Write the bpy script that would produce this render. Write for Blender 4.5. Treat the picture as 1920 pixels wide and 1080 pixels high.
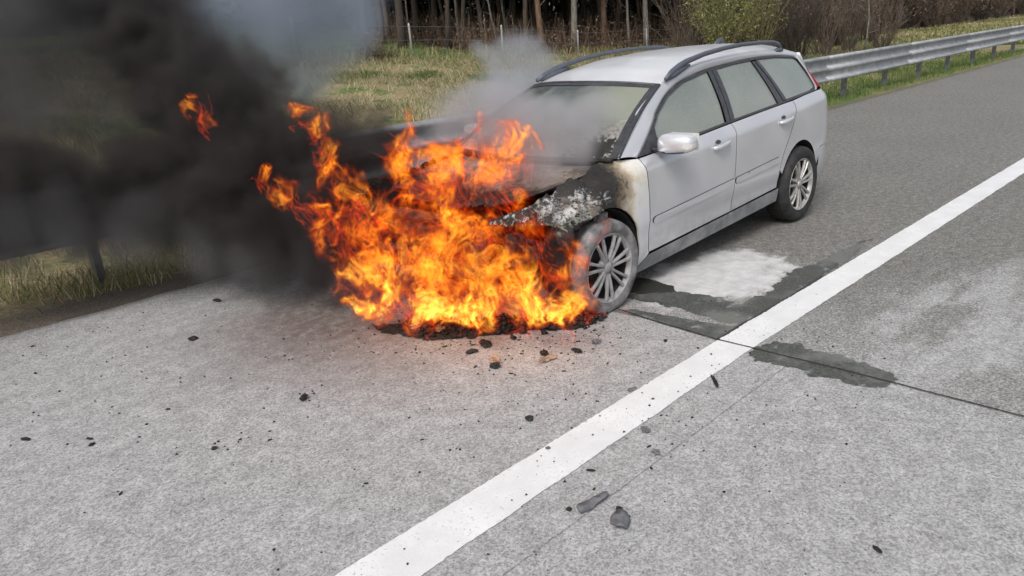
import bpy, bmesh, math, random
import numpy as np
from mathutils import Vector, Matrix, noise as mn
from mathutils.geometry import delaunay_2d_cdt

for o in list(bpy.data.objects):
    bpy.data.objects.remove(o)
scene = bpy.context.scene
COL = scene.collection
R = math.radians
random.seed(7)
rng = np.random.default_rng(7)

# ---------------------------------------------------------------- camera
# world: X runs along the motorway (towards the car's tail), Y to the verge, Z up
CAM_H, PITCH, ROLL, YAW, FPX = 1.66608, .331515, -.06934, .805249, 1372.99
fw = Vector((math.cos(YAW)*math.cos(PITCH), math.sin(YAW)*math.cos(PITCH), -math.sin(PITCH)))
rt = Vector((math.sin(YAW), -math.cos(YAW), 0)); up = rt.cross(fw)
c_, s_ = math.cos(ROLL), math.sin(ROLL)
rt2 = c_*rt + s_*up; up2 = -s_*rt + c_*up
cam_d = bpy.data.cameras.new('camera'); cam = bpy.data.objects.new('camera', cam_d); COL.objects.link(cam)
cam.matrix_world = Matrix(((rt2.x, up2.x, -fw.x, 0), (rt2.y, up2.y, -fw.y, 0), (rt2.z, up2.z, -fw.z, CAM_H), (0, 0, 0, 1)))
cam_d.sensor_fit = 'HORIZONTAL'; cam_d.sensor_width = 36; cam_d.lens = 36*FPX/1920
cam_d.clip_start = .05; cam_d.clip_end = 2000
scene.camera = cam

# ---------------------------------------------------------------- sky, sun, exposure (soft bright overcast)
SUN_EL, SUN_AZ = R(48), R(205)          # azimuth of the sun, measured from +X towards +Y
world = bpy.data.worlds.new('World'); scene.world = world; world.use_nodes = True
wt = world.node_tree; wt.nodes.clear()
sky = wt.nodes.new('ShaderNodeTexSky'); sky.sky_type = 'NISHITA'; sky.sun_disc = False
sky.sun_elevation = SUN_EL; sky.sun_rotation = math.pi/2 - SUN_AZ
sky.air_density = 1.0; sky.dust_density = 4.0; sky.ozone_density = 1.0
hs = wt.nodes.new('ShaderNodeHueSaturation'); hs.inputs['Saturation'].default_value = .38
bg = wt.nodes.new('ShaderNodeBackground'); bg.inputs['Strength'].default_value = .125
wo = wt.nodes.new('ShaderNodeOutputWorld')
wt.links.new(sky.outputs[0], hs.inputs['Color']); wt.links.new(hs.outputs[0], bg.inputs['Color']); wt.links.new(bg.outputs[0], wo.inputs['Surface'])
sun_d = bpy.data.lights.new('sun', 'SUN'); sun_d.energy = 1.3; sun_d.angle = R(24); sun_d.color = (1, .965, .91)
sun = bpy.data.objects.new('sun', sun_d); COL.objects.link(sun)
sdir = Vector((math.cos(SUN_EL)*math.cos(SUN_AZ), math.cos(SUN_EL)*math.sin(SUN_AZ), math.sin(SUN_EL)))
sun.rotation_euler = sdir.to_track_quat('Z', 'Y').to_euler(); sun.location = (0, 0, 30)
vs = scene.view_settings; vs.view_transform = 'Standard'; vs.look = 'None'; vs.gamma = 1; vs.exposure = .35
try: vs.use_curve_mapping = False
except Exception: pass
cy = scene.cycles
cy.max_bounces = 6; cy.diffuse_bounces = 3; cy.glossy_bounces = 3; cy.transparent_max_bounces = 24; cy.volume_bounces = 1
cy.volume_step_rate = 1.0; cy.volume_max_steps = 1024
cy.sample_clamp_indirect = 6; cy.use_denoising = True

# ---------------------------------------------------------------- helpers
def tag(o, label=None, cat=None, group=None, kind=None):
    if label: o['label'] = label
    if cat: o['category'] = cat
    if group: o['group'] = group
    if kind: o['kind'] = kind
    return o

def link(o, parent=None):
    COL.objects.link(o)
    if parent is not None: o.parent = parent
    return o

def empty(name, loc=(0, 0, 0), rz=0):
    o = bpy.data.objects.new(name, None); o.location = loc; o.rotation_euler = (0, 0, rz); o.empty_display_size = .2
    return link(o)

def mesh(name, v, f, mat=None, smooth=True):
    me = bpy.data.meshes.new(name)
    me.from_pydata([tuple(p) for p in v], [], [tuple(int(i) for i in t) for t in f]); me.update()
    if smooth: me.shade_smooth()
    for m in (mat if isinstance(mat, (list, tuple)) else [mat]):
        if m is not None: me.materials.append(m)
    return me

def obj(name, v, f, mat=None, parent=None, smooth=True):
    return link(bpy.data.objects.new(name, mesh(name, v, f, mat, smooth)), parent)

class MB:
    def __init__(s): s.v = []; s.f = []; s.n = 0
    def add(s, v, f):
        v = np.asarray(v, float).reshape(-1, 3); s.v.append(v)
        s.f += [tuple(i + s.n for i in t) for t in f]; s.n += len(v); return s
    def box(s, c, d, rot=None):
        x, y, z = np.array(d)/2
        p = np.array([(-x, -y, -z), (x, -y, -z), (x, y, -z), (-x, y, -z), (-x, -y, z), (x, -y, z), (x, y, z), (-x, y, z)])
        if rot is not None: p = p @ np.array(rot).T
        return s.add(p + np.array(c), [(0, 3, 2, 1), (4, 5, 6, 7), (0, 1, 5, 4), (1, 2, 6, 5), (2, 3, 7, 6), (3, 0, 4, 7)])
    def tube(s, path, rad, n=8, caps=True, squash=None):
        path = np.asarray(path, float); m = len(path); rad = np.broadcast_to(np.asarray(rad, float), (m,))
        t = np.gradient(path, axis=0); t /= np.linalg.norm(t, axis=1)[:, None] + 1e-9
        ref = np.array((0, 0, 1.)) if abs(t[0][2]) < .9 else np.array((1., 0, 0))
        a = np.linspace(0, 2*np.pi, n, endpoint=False); V = []
        for i in range(m):
            u = np.cross(ref, t[i]); u /= np.linalg.norm(u) + 1e-9; w = np.cross(t[i], u)
            ku, kw = (1, 1) if squash is None else squash
            V.append(path[i] + rad[i]*(np.cos(a)[:, None]*u*ku + np.sin(a)[:, None]*w*kw))
        V = np.concatenate(V); F = [(i*n+j, i*n+(j+1) % n, (i+1)*n+(j+1) % n, (i+1)*n+j) for i in range(m-1) for j in range(n)]
        if caps: F += [tuple(range(n))[::-1], tuple(range((m-1)*n, m*n))]
        return s.add(V, F)
    def lathe(s, prof, n=32, axis='y', c=(0, 0, 0), closed=False):
        # prof: (r, h) pairs; axis of revolution y or z
        prof = np.asarray(prof, float); a = np.linspace(0, 2*np.pi, n, endpoint=False); V = []
        for r, h in prof:
            if axis == 'y': V.append(np.stack([r*np.cos(a), np.full(n, h), r*np.sin(a)], 1))
            else: V.append(np.stack([r*np.cos(a), r*np.sin(a), np.full(n, h)], 1))
        m = len(prof); k = m if closed else m-1
        F = [(i*n+j, i*n+(j+1) % n, ((i+1) % m)*n+(j+1) % n, ((i+1) % m)*n+j) for i in range(k) for j in range(n)]
        return s.add(np.concatenate(V) + np.array(c), F)
    def build(s, name, mat, parent=None, smooth=True):
        return obj(name, np.concatenate(s.v), s.f, mat, parent, smooth)
    def mesh(s, name, mat, smooth=True):
        return mesh(name, np.concatenate(s.v), s.f, mat, smooth)

def grid_faces(nu, nv):
    return [(i*nv+j, (i+1)*nv+j, (i+1)*nv+j+1, i*nv+j+1) for i in range(nu-1) for j in range(nv-1)]

def rotz(a): c, s = math.cos(a), math.sin(a); return np.array(((c, -s, 0), (s, c, 0), (0, 0, 1)))
def smooth01(t): t = np.clip(t, 0, 1); return t*t*(3-2*t)

def smooth_angle(o, deg=35):
    me = o.data; me.shade_smooth()
    bm = bmesh.new(); bm.from_mesh(me)
    for e in bm.edges:
        if len(e.link_faces) == 2 and e.calc_face_angle(0) > R(deg): e.smooth = False
    bm.to_mesh(me); bm.free(); return o

def bevelled(o, w=.004, seg=2):
    m = o.modifiers.new('bevel', 'BEVEL'); m.width = w; m.segments = seg; m.limit_method = 'ANGLE'; m.angle_limit = R(40); return o

def px(u, v, z=0.0):
    """Point of the road (height z) that the photograph shows at pixel u, v of 1920x1080: used to read off positions."""
    d = fw*FPX + rt2*(u-960) - up2*(v-540)
    t = (z-CAM_H)/d.z
    return Vector((d.x*t, d.y*t, z))

# ---- procedural material helper
class NT:
    def __init__(s, name):
        s.m = bpy.data.materials.new(name); s.m.use_nodes = True; s.t = s.m.node_tree; s.t.nodes.clear()
        s.out = s.t.nodes.new('ShaderNodeOutputMaterial')
    def n(s, typ, **kw):
        nd = s.t.nodes.new('ShaderNode'+typ)
        for k, v in kw.items():
            if k.startswith('_'): setattr(nd, k[1:], v)
            else: s.set(nd, k, v)
        return nd
    def set(s, nd, k, v):
        key = k.replace('__', ' ')
        i = nd.inputs[int(key[1:])] if key[0] == 'i' and key[1:].isdigit() else nd.inputs[key]
        s.put(i, v)
    def put(s, i, v):
        if hasattr(v, 'outputs'): v = v.outputs[0]
        if isinstance(v, bpy.types.NodeSocket): s.t.links.new(v, i)
        else:
            if isinstance(v, (tuple, list)) and len(v) == 3 and i.type == 'RGBA': v = (*v, 1)
            i.default_value = v
    def coord(s, kind='Object'): return s.n('TexCoord').outputs[kind]
    def pos(s): return s.n('NewGeometry').outputs['Position']
    def mapv(s, vec, scale=(1, 1, 1), loc=(0, 0, 0), rot=(0, 0, 0)):
        return s.n('Mapping', Vector=vec, Scale=scale, Location=loc, Rotation=rot).outputs[0]
    def noise(s, vec, scale, detail=4, rough=.55, dist=0, col=False):
        nd = s.n('TexNoise', Vector=vec, Scale=scale, Detail=detail, Roughness=rough, Distortion=dist)
        return nd.outputs['Color' if col else 0]
    def vor(s, vec, scale, out='Distance', feature='F1', rand=1):
        nd = s.n('TexVoronoi', _feature=feature, Vector=vec, Scale=scale, Randomness=rand); return nd.outputs[out]
    def math(s, op, a, b=0, c=None, clamp=False):
        nd = s.t.nodes.new('ShaderNodeMath'); nd.operation = op; nd.use_clamp = clamp
        s.put(nd.inputs[0], a); s.put(nd.inputs[1], b)
        if c is not None: s.put(nd.inputs[2], c)
        return nd.outputs[0]
    def mr(s, v, a, b, c=0, d=1, smooth=True):
        nd = s.n('MapRange', _interpolation_type='SMOOTHSTEP' if smooth else 'LINEAR'); 
        for k, x in zip(range(5), (v, a, b, c, d)): s.put(nd.inputs[k], x)
        return nd.outputs[0]
    def mix(s, f, a, b, blend='MIX'):
        nd = s.n('Mix', _data_type='RGBA', _blend_type=blend)
        s.put(nd.inputs[0], f); s.put(nd.inputs[6], a); s.put(nd.inputs[7], b); return nd.outputs[2]
    def ramp(s, f, stops, interp='LINEAR'):
        nd = s.n('ValToRGB', Fac=f); cr = nd.color_ramp; cr.interpolation = interp
        while len(cr.elements) < len(stops): cr.elements.new(.5)
        for e, (p, c) in zip(cr.elements, stops): e.position = p; e.color = (*c, 1) if len(c) == 3 else c
        return nd.outputs[0]
    def xyz(s, v): nd = s.n('SeparateXYZ', Vector=v); return nd.outputs
    def bump(s, h, strength=.5, dist=.01): return s.n('Bump', Height=h, Strength=strength, Distance=dist).outputs[0]
    def pbr(s, color, rough=.6, metal=0, normal=None, **kw):
        b = s.n('BsdfPrincipled'); s.put(b.inputs['Base Color'], color); s.put(b.inputs['Roughness'], rough); s.put(b.inputs['Metallic'], metal)
        if normal is not None: s.put(b.inputs['Normal'], normal)
        for k, v in kw.items(): s.put(b.inputs[k.replace('_', ' ')], v)
        return b
    def done(s, sh=None, vol=None):
        if sh is not None: s.put(s.out.inputs['Surface'], sh)
        if vol is not None: s.put(s.out.inputs['Volume'], vol)
        return s.m

def simple(name, col, rough=.6, metal=0, var=.15, scale=30, bump=0, **kw):
    t = NT(name); c = t.coord(); n1 = t.noise(c, scale, 5)
    k = t.mr(n1, .3, .7, 1-var, 1+var)
    cc = t.mix(1, (*col, 1), t.n('CombineColor', Red=k, Green=k, Blue=k), 'MULTIPLY')
    return t.done(t.pbr(cc, rough, metal, t.bump(n1, bump, .01) if bump else None, **kw))
# ================================================================ the ground, road and markings
ROAD_EDGE = 5.66
JOINT_X = 3.40

def zfence(X): return np.interp(X, (-40, 0, 8, 13, 18.5, 23.5, 29, 40, 200), (2.6, 2.1, 1.75, 1.4, 1.0, .72, .3, .12, .1))
def terrain_z(X, Y):
    X = np.asarray(X, float); Y = np.asarray(Y, float)
    t = np.clip((Y-7.2)/17, 0, 1); zf = zfence(X)
    z = -.02 - .10*smooth01((Y-5.9)/1.6) + (zf+.1)*t**1.25
    z = z + np.maximum(Y-24, 0)*np.interp(X, (-40, 10, 25, 40, 70, 200), (.03, .05, .105, .09, .05, .03))
    z = np.where(Y < ROAD_EDGE+.1, -.04, z)
    return z
def terrain_bumps(X, Y):
    X, Y = np.broadcast_arrays(np.asarray(X, float), np.asarray(Y, float))
    a = .05*np.sin(X*1.7+Y*.9) + .04*np.sin(X*.8-Y*2.1+1) + .03*np.sin(X*3.1+Y*2.7+2)
    return a*smooth01((Y-6.6)/4)
def tz(X, Y): return terrain_z(X, Y) + terrain_bumps(X, Y)

# ---- road material: worn grey asphalt, dusted pale by extinguisher powder round the car's front
t = NT('road_asphalt'); P = t.pos(); x, y, z = t.xyz(P)
grain = t.noise(P, 80, 4, .75); grain2 = t.vor(P, 95); fine = t.noise(P, 170, 2, .6); mid = t.noise(P, 9, 5, .6); big = t.noise(P, .9, 4, .6)
asph = t.ramp(grain, [(.28, (.05, .049, .046)), (.42, (.12, .117, .109)), (.58, (.235, .23, .213)), (.74, (.43, .42, .395))])
asph = t.mix(t.mr(big, .3, .7, .0, .30), asph, (.24, .235, .215))
mott = t.mr(t.noise(P, 17, 4, .7), .3, .7, .72, 1.25); asph = t.mix(1, asph, t.n('CombineColor', Red=mott, Green=mott, Blue=mott), 'MULTIPLY')
# powder cover: by where the cloud of powder settled (ragged areas) and lying between the stones
dx = t.math('SUBTRACT', x, 1.6); dy = t.math('SUBTRACT', y, 2.3)
d2 = t.math('SQRT', t.math('ADD', t.math('POWER', t.math('MULTIPLY', dx, .5), 2), t.math('POWER', t.math('MULTIPLY', dy, .36), 2)))
wob = t.math('MULTIPLY', t.math('SUBTRACT', t.noise(P, 1.3, 5, .6), .5), .9)
cov = t.mr(t.math('ADD', d2, wob), .55, 2.1, 1, 0)
before = t.mr(x, JOINT_X-.004, JOINT_X+.004, 1, 0)
cov = t.math('MULTIPLY', cov, t.mr(before, 0, 1, .62, 1.0))
# white heap of powder beside the wheel, under the sill
px_ = t.math('DIVIDE', t.math('SUBTRACT', x, 4.35), .78); py_ = t.math('DIVIDE', t.math('SUBTRACT', y, 2.48), .48)
heap = t.math('SQRT', t.math('ADD', t.math('POWER', px_, 2), t.math('POWER', py_, 2)))
heap = t.mr(t.math('ADD', heap, t.math('MULTIPLY', t.math('SUBTRACT', t.noise(P, 3.2, 6, .7), .5), 1.5)), .55, 1.05, 1, 0)
streak_n = t.noise(t.mapv(P, (1.0, 3.5, 1), rot=(0, 0, .35)), 1.1, 4, .6)
sx = t.math('DIVIDE', t.math('SUBTRACT', x, 4.3), 1.9); sy = t.math('DIVIDE', t.math('SUBTRACT', y, .9), .75)
sd = t.math('SQRT', t.math('ADD', t.math('POWER', sx, 2), t.math('POWER', sy, 2)))
streak = t.math('MULTIPLY', t.mr(sd, .3, 1.1, 1, 0), t.mr(streak_n, .38, .62, .25, .9))
lx = t.math('DIVIDE', t.math('SUBTRACT', x, 1.9), 1.7); ly = t.math('DIVIDE', t.math('SUBTRACT', y, 3.3), 1.2)
ld = t.math('SQRT', t.math('ADD', t.math('POWER', lx, 2), t.math('POWER', ly, 2)))
light = t.math('MULTIPLY', t.mr(t.math('ADD', ld, wob), .2, 1.1, 1, 0), .5)
cov = t.math('MAXIMUM', t.math('MAXIMUM', cov, streak), t.math('MULTIPLY', heap, 1.25))
gap = t.math('ADD', t.math('MULTIPLY', grain, .55), t.math('MULTIPLY', t.math('ADD', grain2, fine), .28))
lo = t.math('SUBTRACT', .78, t.math('MULTIPLY', t.math('ADD', cov, t.math('MULTIPLY', light, .4)), .42))
dust = t.mr(gap, t.math('SUBTRACT', lo, .17), t.math('ADD', lo, .10))
dust = t.math('MAXIMUM', dust, t.math('MULTIPLY', cov, .34))
dust = t.math('MAXIMUM', dust, t.math('MULTIPLY', heap, .93))
dust = t.math('MULTIPLY', dust, t.mr(cov, 0, .25))
dcol = t.mix(t.mr(mid, .3, .7), (.312, .311, .310), (.405, .404, .404))
col = t.mix(dust, asph, dcol)
specks = t.mr(t.noise(P, 55, 2, .5), .70, .76); col = t.mix(t.math('MULTIPLY', specks, .6), col, (.05, .05, .05))
st1 = t.xyz(t.vor(P, 125, 'Color'))[0]; st2 = t.xyz(t.vor(P, 210, 'Color'))[1]
speck = t.math('ADD', t.math('MULTIPLY', t.math('POWER', st1, 1.0), .42), t.math('ADD', t.math('MULTIPLY', st2, .30), t.mr(t.noise(P, 45, 3, .7), .3, .7, .46, .66)))
speck = t.math('ADD', t.math('MULTIPLY', t.math('SUBTRACT', speck, .92), 1.25), .92)
speck = t.mix(t.math('MULTIPLY', heap, .8), t.n('CombineColor', Red=speck, Green=speck, Blue=speck), (1.62, 1.62, 1.62))
col = t.mix(1, col, speck, 'MULTIPLY')
# soot that has settled on the verge side, left of the nose
qx = t.math('DIVIDE', t.math('SUBTRACT', x, 2.25), 1.0); qy = t.math('DIVIDE', t.math('SUBTRACT', y, 4.0), 1.15)
qd = t.math('SQRT', t.math('ADD', t.math('POWER', qx, 2), t.math('POWER', qy, 2)))
soot = t.mr(t.math('ADD', qd, t.math('MULTIPLY', wob, .9)), .15, 1.25, 1, 0)
col = t.mix(t.math('MULTIPLY', soot, t.mr(t.noise(P, 14, 4, .7), .3, .6, .5, .88)), col, (.095, .066, .056))
hgt = t.math('ADD', t.math('MULTIPLY', grain, 1), t.math('MULTIPLY', grain2, .5))
M_ROAD = t.done(t.pbr(col, .88, 0, t.bump(hgt, .10, .004)))

# ---- terrain sheet
def axis(*segs):
    a = []
    for lo, hi, n in segs: a += list(np.linspace(lo, hi, n, endpoint=False))
    return np.array(a + [segs[-1][1]])
gx = axis((-300, -20, 12), (-20, 0, 30), (0, 40, 130), (40, 110, 60), (110, 900, 30))
gy = axis((-400, 5.4, 20), (5.4, 9, 30), (9, 30, 84), (30, 70, 40), (70, 700, 24))
GX, GY = np.meshgrid(gx, gy, indexing='ij'); GZ = tz(GX, GY)
t = NT('verge_soil_and_grass'); P = t.pos(); x, y, z = t.xyz(P)
n1 = t.noise(P, 1.1, 6, .62); n2 = t.noise(P, 14, 5, .7); n3 = t.noise(P, 70, 3, .7)
green = t.ramp(n2, [(.3, (.05, .08, .02)), (.55, (.11, .175, .04)), (.75, (.19, .23, .07))])
dry = t.ramp(n2, [(.28, (.11, .085, .045)), (.5, (.28, .225, .12)), (.72, (.46, .385, .23))])
litter = t.ramp(n2, [(.28, (.03, .02, .013)), (.5, (.085, .052, .03)), (.75, (.16, .10, .055))])
far = t.mr(t.math('ADD', y, t.math('MULTIPLY', n1, 3)), 23.5, 26.5)
fx = t.mr(t.math('ADD', x, t.math('MULTIPLY', t.math('SUBTRACT', y, 24), -.36)), 22.5, 24.5)         # forest floor begins where the wedge of meadow ends
nearroad = t.math('MULTIPLY', t.mr(y, 6.0, 7.6, 1, 0), t.mr(x, 5, 9))
col = t.mix(t.mr(n1, .52, .66), dry, green)
col = t.mix(t.math('MULTIPLY', nearroad, t.mr(n1, .3, .6, .3, .9)), col, green)
col = t.mix(far, col, green)
wood = t.math('MULTIPLY', far, fx)
wood = t.math('MAXIMUM', wood, t.math('MULTIPLY', t.mr(x, 22, 26), t.math('MULTIPLY', t.mr(x, 36, 40, 1, 0), t.mr(y, 9.5, 12))))
wood = t.math('MAXIMUM', wood, t.math('MULTIPLY', t.mr(x, 36, 42), t.mr(y, 19, 20.5)))
col = t.mix(wood, col, litter)
edge = t.mr(t.math('ADD', y, t.math('MULTIPLY', t.noise(P, 3.5, 4, .6), .5)), t.mr(x, 4, 10, 6.25, 5.95, False), t.mr(x, 4, 10, 6.7, 6.2, False), 1, 0)
col = t.mix(edge, col, t.ramp(n3, [(.3, (.07, .055, .04)), (.6, (.19, .155, .12)), (.8, (.33, .30, .27))]))
M_GROUND = t.done(t.pbr(col, .95, 0, t.bump(t.math('ADD', n2, t.math('MULTIPLY', n3, .4)), .8, .05)))
tag(obj('ground', np.stack([GX, GY, GZ], -1).reshape(-1, 3), grid_faces(len(gx), len(gy)), M_GROUND), kind='structure')

# ---- road sheet with a slightly ragged edge on the verge side
rx = axis((-120, -4, 30), (-4, 30, 420), (30, 600, 120))
re = np.array([ROAD_EDGE + .05*mn.fractal(Vector((a*1.1, 3, 0)), .8, 2, 4) + .02*mn.noise(Vector((a*7, 1, 0))) for a in rx])
V = np.concatenate([np.stack([rx, np.full_like(rx, yy), np.zeros_like(rx)], 1) for yy in (-9, -4, 1)] + [np.stack([rx, re-.12, np.zeros_like(rx)], 1), np.stack([rx, re, np.full_like(rx, -.008)], 1), np.stack([rx, re+.03, np.full_like(rx, -.07)], 1)])
n = len(rx); F = [(k*n+i, k*n+i+1, (k+1)*n+i+1, (k+1)*n+i) for k in range(5) for i in range(n-1)]
tag(obj('road', V, F, M_ROAD), kind='structure')

# ---- painted edge line, 20 cm, with chipped borders
t = NT('white_road_paint'); P = t.pos()
w1 = t.noise(P, 4, 6, .65); w2 = t.noise(P, 90, 3, .7)
col = t.mix(t.mr(w1, .35, .7), (.66, .665, .67), (.76, .765, .77))
col = t.mix(t.math('MULTIPLY', t.mr(w2, .56, .70), t.mr(w1, .42, .62, .1, .75)), col, (.30, .30, .295))
col = t.mix(t.mr(t.noise(P, 38, 3, .6), .69, .75), col, (.12, .12, .12))
M_LINE = t.done(t.pbr(col, .7, 0, t.bump(t.math('ADD', w2, w1), .35, .003)))
lx_ = np.concatenate([np.linspace(-4, 14, 900), np.linspace(14.1, 60, 300), np.linspace(62, 400, 40)])
def jag(s): return np.array([.006*mn.noise(Vector((a*5, s, 0))) + .007*mn.noise(Vector((a*60, s+5, 0))) for a in lx_])
yl = np.interp(lx_, (-4, 1, 3.4, 9.6, 30, 400), (1.915, 1.908, 1.90, 1.80, 1.78, 1.78))
V = np.concatenate([np.stack([lx_, yl+jag(1), np.full_like(lx_, .004)], 1), np.stack([lx_, yl-.20+jag(7)-np.interp(lx_, (1, 3), (.025, 0)), np.full_like(lx_, .004)], 1)])
n = len(lx_)
line = tag(obj('road_marking', V, [(i, n+i, n+i+1, i+1) for i in range(n-1)], M_LINE), kind='structure')

# ---- joints in the paving: one across the carriageway, one along it
M_JOINT = simple('joint_sealant', (.028, .027, .025), .8, var=.4, scale=60)
M_JOINT2 = simple('old_joint', (.24, .24, .235), .9, var=.6, scale=90)
def ribbon(name, pts, w, mat, z, jit=.006):
    p = np.array(pts, float); L = np.concatenate([[0], np.cumsum(np.linalg.norm(np.diff(p, axis=0), axis=1))])
    s = np.linspace(0, L[-1], int(L[-1]/.025)); q = np.stack([np.interp(s, L, p[:, k]) for k in (0, 1)], 1)
    tdir = np.gradient(q, axis=0); tdir /= np.linalg.norm(tdir, axis=1)[:, None]; nr = np.stack([-tdir[:, 1], tdir[:, 0]], 1)
    j = np.array([jit*mn.noise(Vector((a*7, 2, 0))) for a in s]); ww = np.array([w*(.75+.6*abs(mn.noise(Vector((a*17, 9, 0))))) for a in s])
    A = q + nr*(j+ww/2)[:, None]; B = q + nr*(j-ww/2)[:, None]; m = len(s)
    V = np.concatenate([np.c_[A, np.full(m, z)], np.c_[B, np.full(m, z)]])
    return tag(obj(name, V, [(i, m+i, m+i+1, i+1) for i in range(m-1)], mat), kind='structure')
ribbon('road_joint', [(3.45, 2.75), (3.40, 2.3), (3.375, 1.9), (3.40, 1.2), (3.40, .5), (3.38, -.6), (3.40, -4)], .012, M_JOINT, .0075, .004)
ribbon('road_joint', [(-1, 1.47), (1.3, 1.48), (2.9, 1.47), (4.5, 1.46), (9, 1.40), (20, 1.36)], .006, M_JOINT2, .0022, .004)

# ---- wet stains on the paving, outlines read off the photograph
t = NT('wet_stain'); P = t.pos(); s1 = t.noise(P, 70, 4, .65); s2 = t.noise(P, 3.2, 5, .6)
col = t.ramp(s1, [(.28, (.03, .032, .028)), (.5, (.07, .073, .065)), (.72, (.135, .14, .125))])
col = t.mix(t.mr(s2, .46, .64, 0, .6), col, (.20, .205, .19)); col = t.mix(t.mr(t.noise(P, 6, 5, .65), .60, .70, 0, .6), col, (.34, .36, .38))
M_WET = t.done(t.pbr(col, .55, 0, t.bump(s1, .4, .004)))
t = NT('soaked_soot_stain'); P = t.pos(); s1 = t.noise(P, 80, 4, .65)
M_WETDARK = t.done(t.pbr(t.ramp(s1, [(.3, (.018, .018, .016)), (.7, (.06, .06, .055))]), .5, 0, t.bump(s1, .4, .004)))
def fray(poly, amp=.02, step=.012, seed=0):
    p = np.array(poly, float); q = np.roll(p, -1, 0); out = []
    for a, b in zip(p, q):
        m = max(2, int(np.linalg.norm(b-a)/step))
        for k in range(m):
            c = a+(b-a)*k/m
            out.append((c[0]+amp*1.2*mn.fractal(Vector((c[0]*11, c[1]*11, seed)), .55, 2.3, 6), c[1]+amp*1.2*mn.fractal(Vector((c[0]*11, c[1]*11, seed+31)), .55, 2.3, 6)))
    return np.array(out)
def inside(poly, P):
    x, y = P[:, 0], P[:, 1]; r = np.zeros(len(P), bool); n = len(poly); j = n-1
    for i in range(n):
        xi, yi = poly[i]; xj, yj = poly[j]
        c = ((yi > y) != (yj > y)) & (x < (xj-xi)*(y-yi)/((yj-yi) if yj != yi else 1e-12)+xi); r ^= c; j = i
    return r
def flat_patch(name, pix, mat, z, amp=.02, seed=0):
    p = fray([px(*a)[:2] for a in pix], amp, .010, seed); n = len(p)
    vv, ee, ff, *_ = delaunay_2d_cdt([Vector(a) for a in p], [(i, (i+1) % n) for i in range(n)], [], 0, 1e-5)
    vv = np.array([tuple(a) for a in vv]); ff = [f for f in ff if inside(p, vv[list(f)].mean(0)[None])[0]]
    return tag(obj(name, np.c_[vv, np.full(len(vv), z)], ff, mat), kind='structure')
flat_patch('wet_patch', [(1176, 552), (1262, 545), (1350, 560), (1395, 569), (1430, 552), (1468, 526), (1474, 512), (1500, 505), (1560, 480), (1640, 445), (1600, 478), (1500, 545), (1420, 592), (1385, 612), (1345, 603), (1300, 585), (1230, 568), (1180, 562)], M_WET, .0025, .032, 1)
flat_patch('wet_patch', [(1140, 582), (1190, 580), (1250, 592), (1330, 606), (1385, 612), (1347, 637), (1290, 622), (1220, 600)], M_WET, .0030, .012, 2)
flat_patch('wet_patch', [(1396, 666), (1412, 652), (1450, 642), (1490, 640), (1520, 655), (1570, 665), (1620, 680), (1690, 715), (1670, 724), (1590, 720), (1510, 698), (1490, 690), (1440, 682)], M_WET, .0028, .034, 3)
flat_patch('soot_stain', [(1160, 520), (1215, 522), (1262, 538), (1268, 547), (1200, 552), (1160, 545)], M_WETDARK, .0037, .012, 4)
flat_patch('soot_stain', [(1345, 634), (1420, 590), (1500, 543), (1540, 517), (1555, 522), (1500, 556), (1420, 606), (1375, 630)], M_WETDARK, .0038, .008, 5)
# ================================================================ the burning estate car
# local frame: x to the tail (0 = front axle), y to the verge (near side is negative), z up
CAR = empty('estate_car', (3.4107, 3.510, 0))
tag(CAR, 'silver estate car with its front end on fire, standing on the hard shoulder', 'car')
HW = .860

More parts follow.
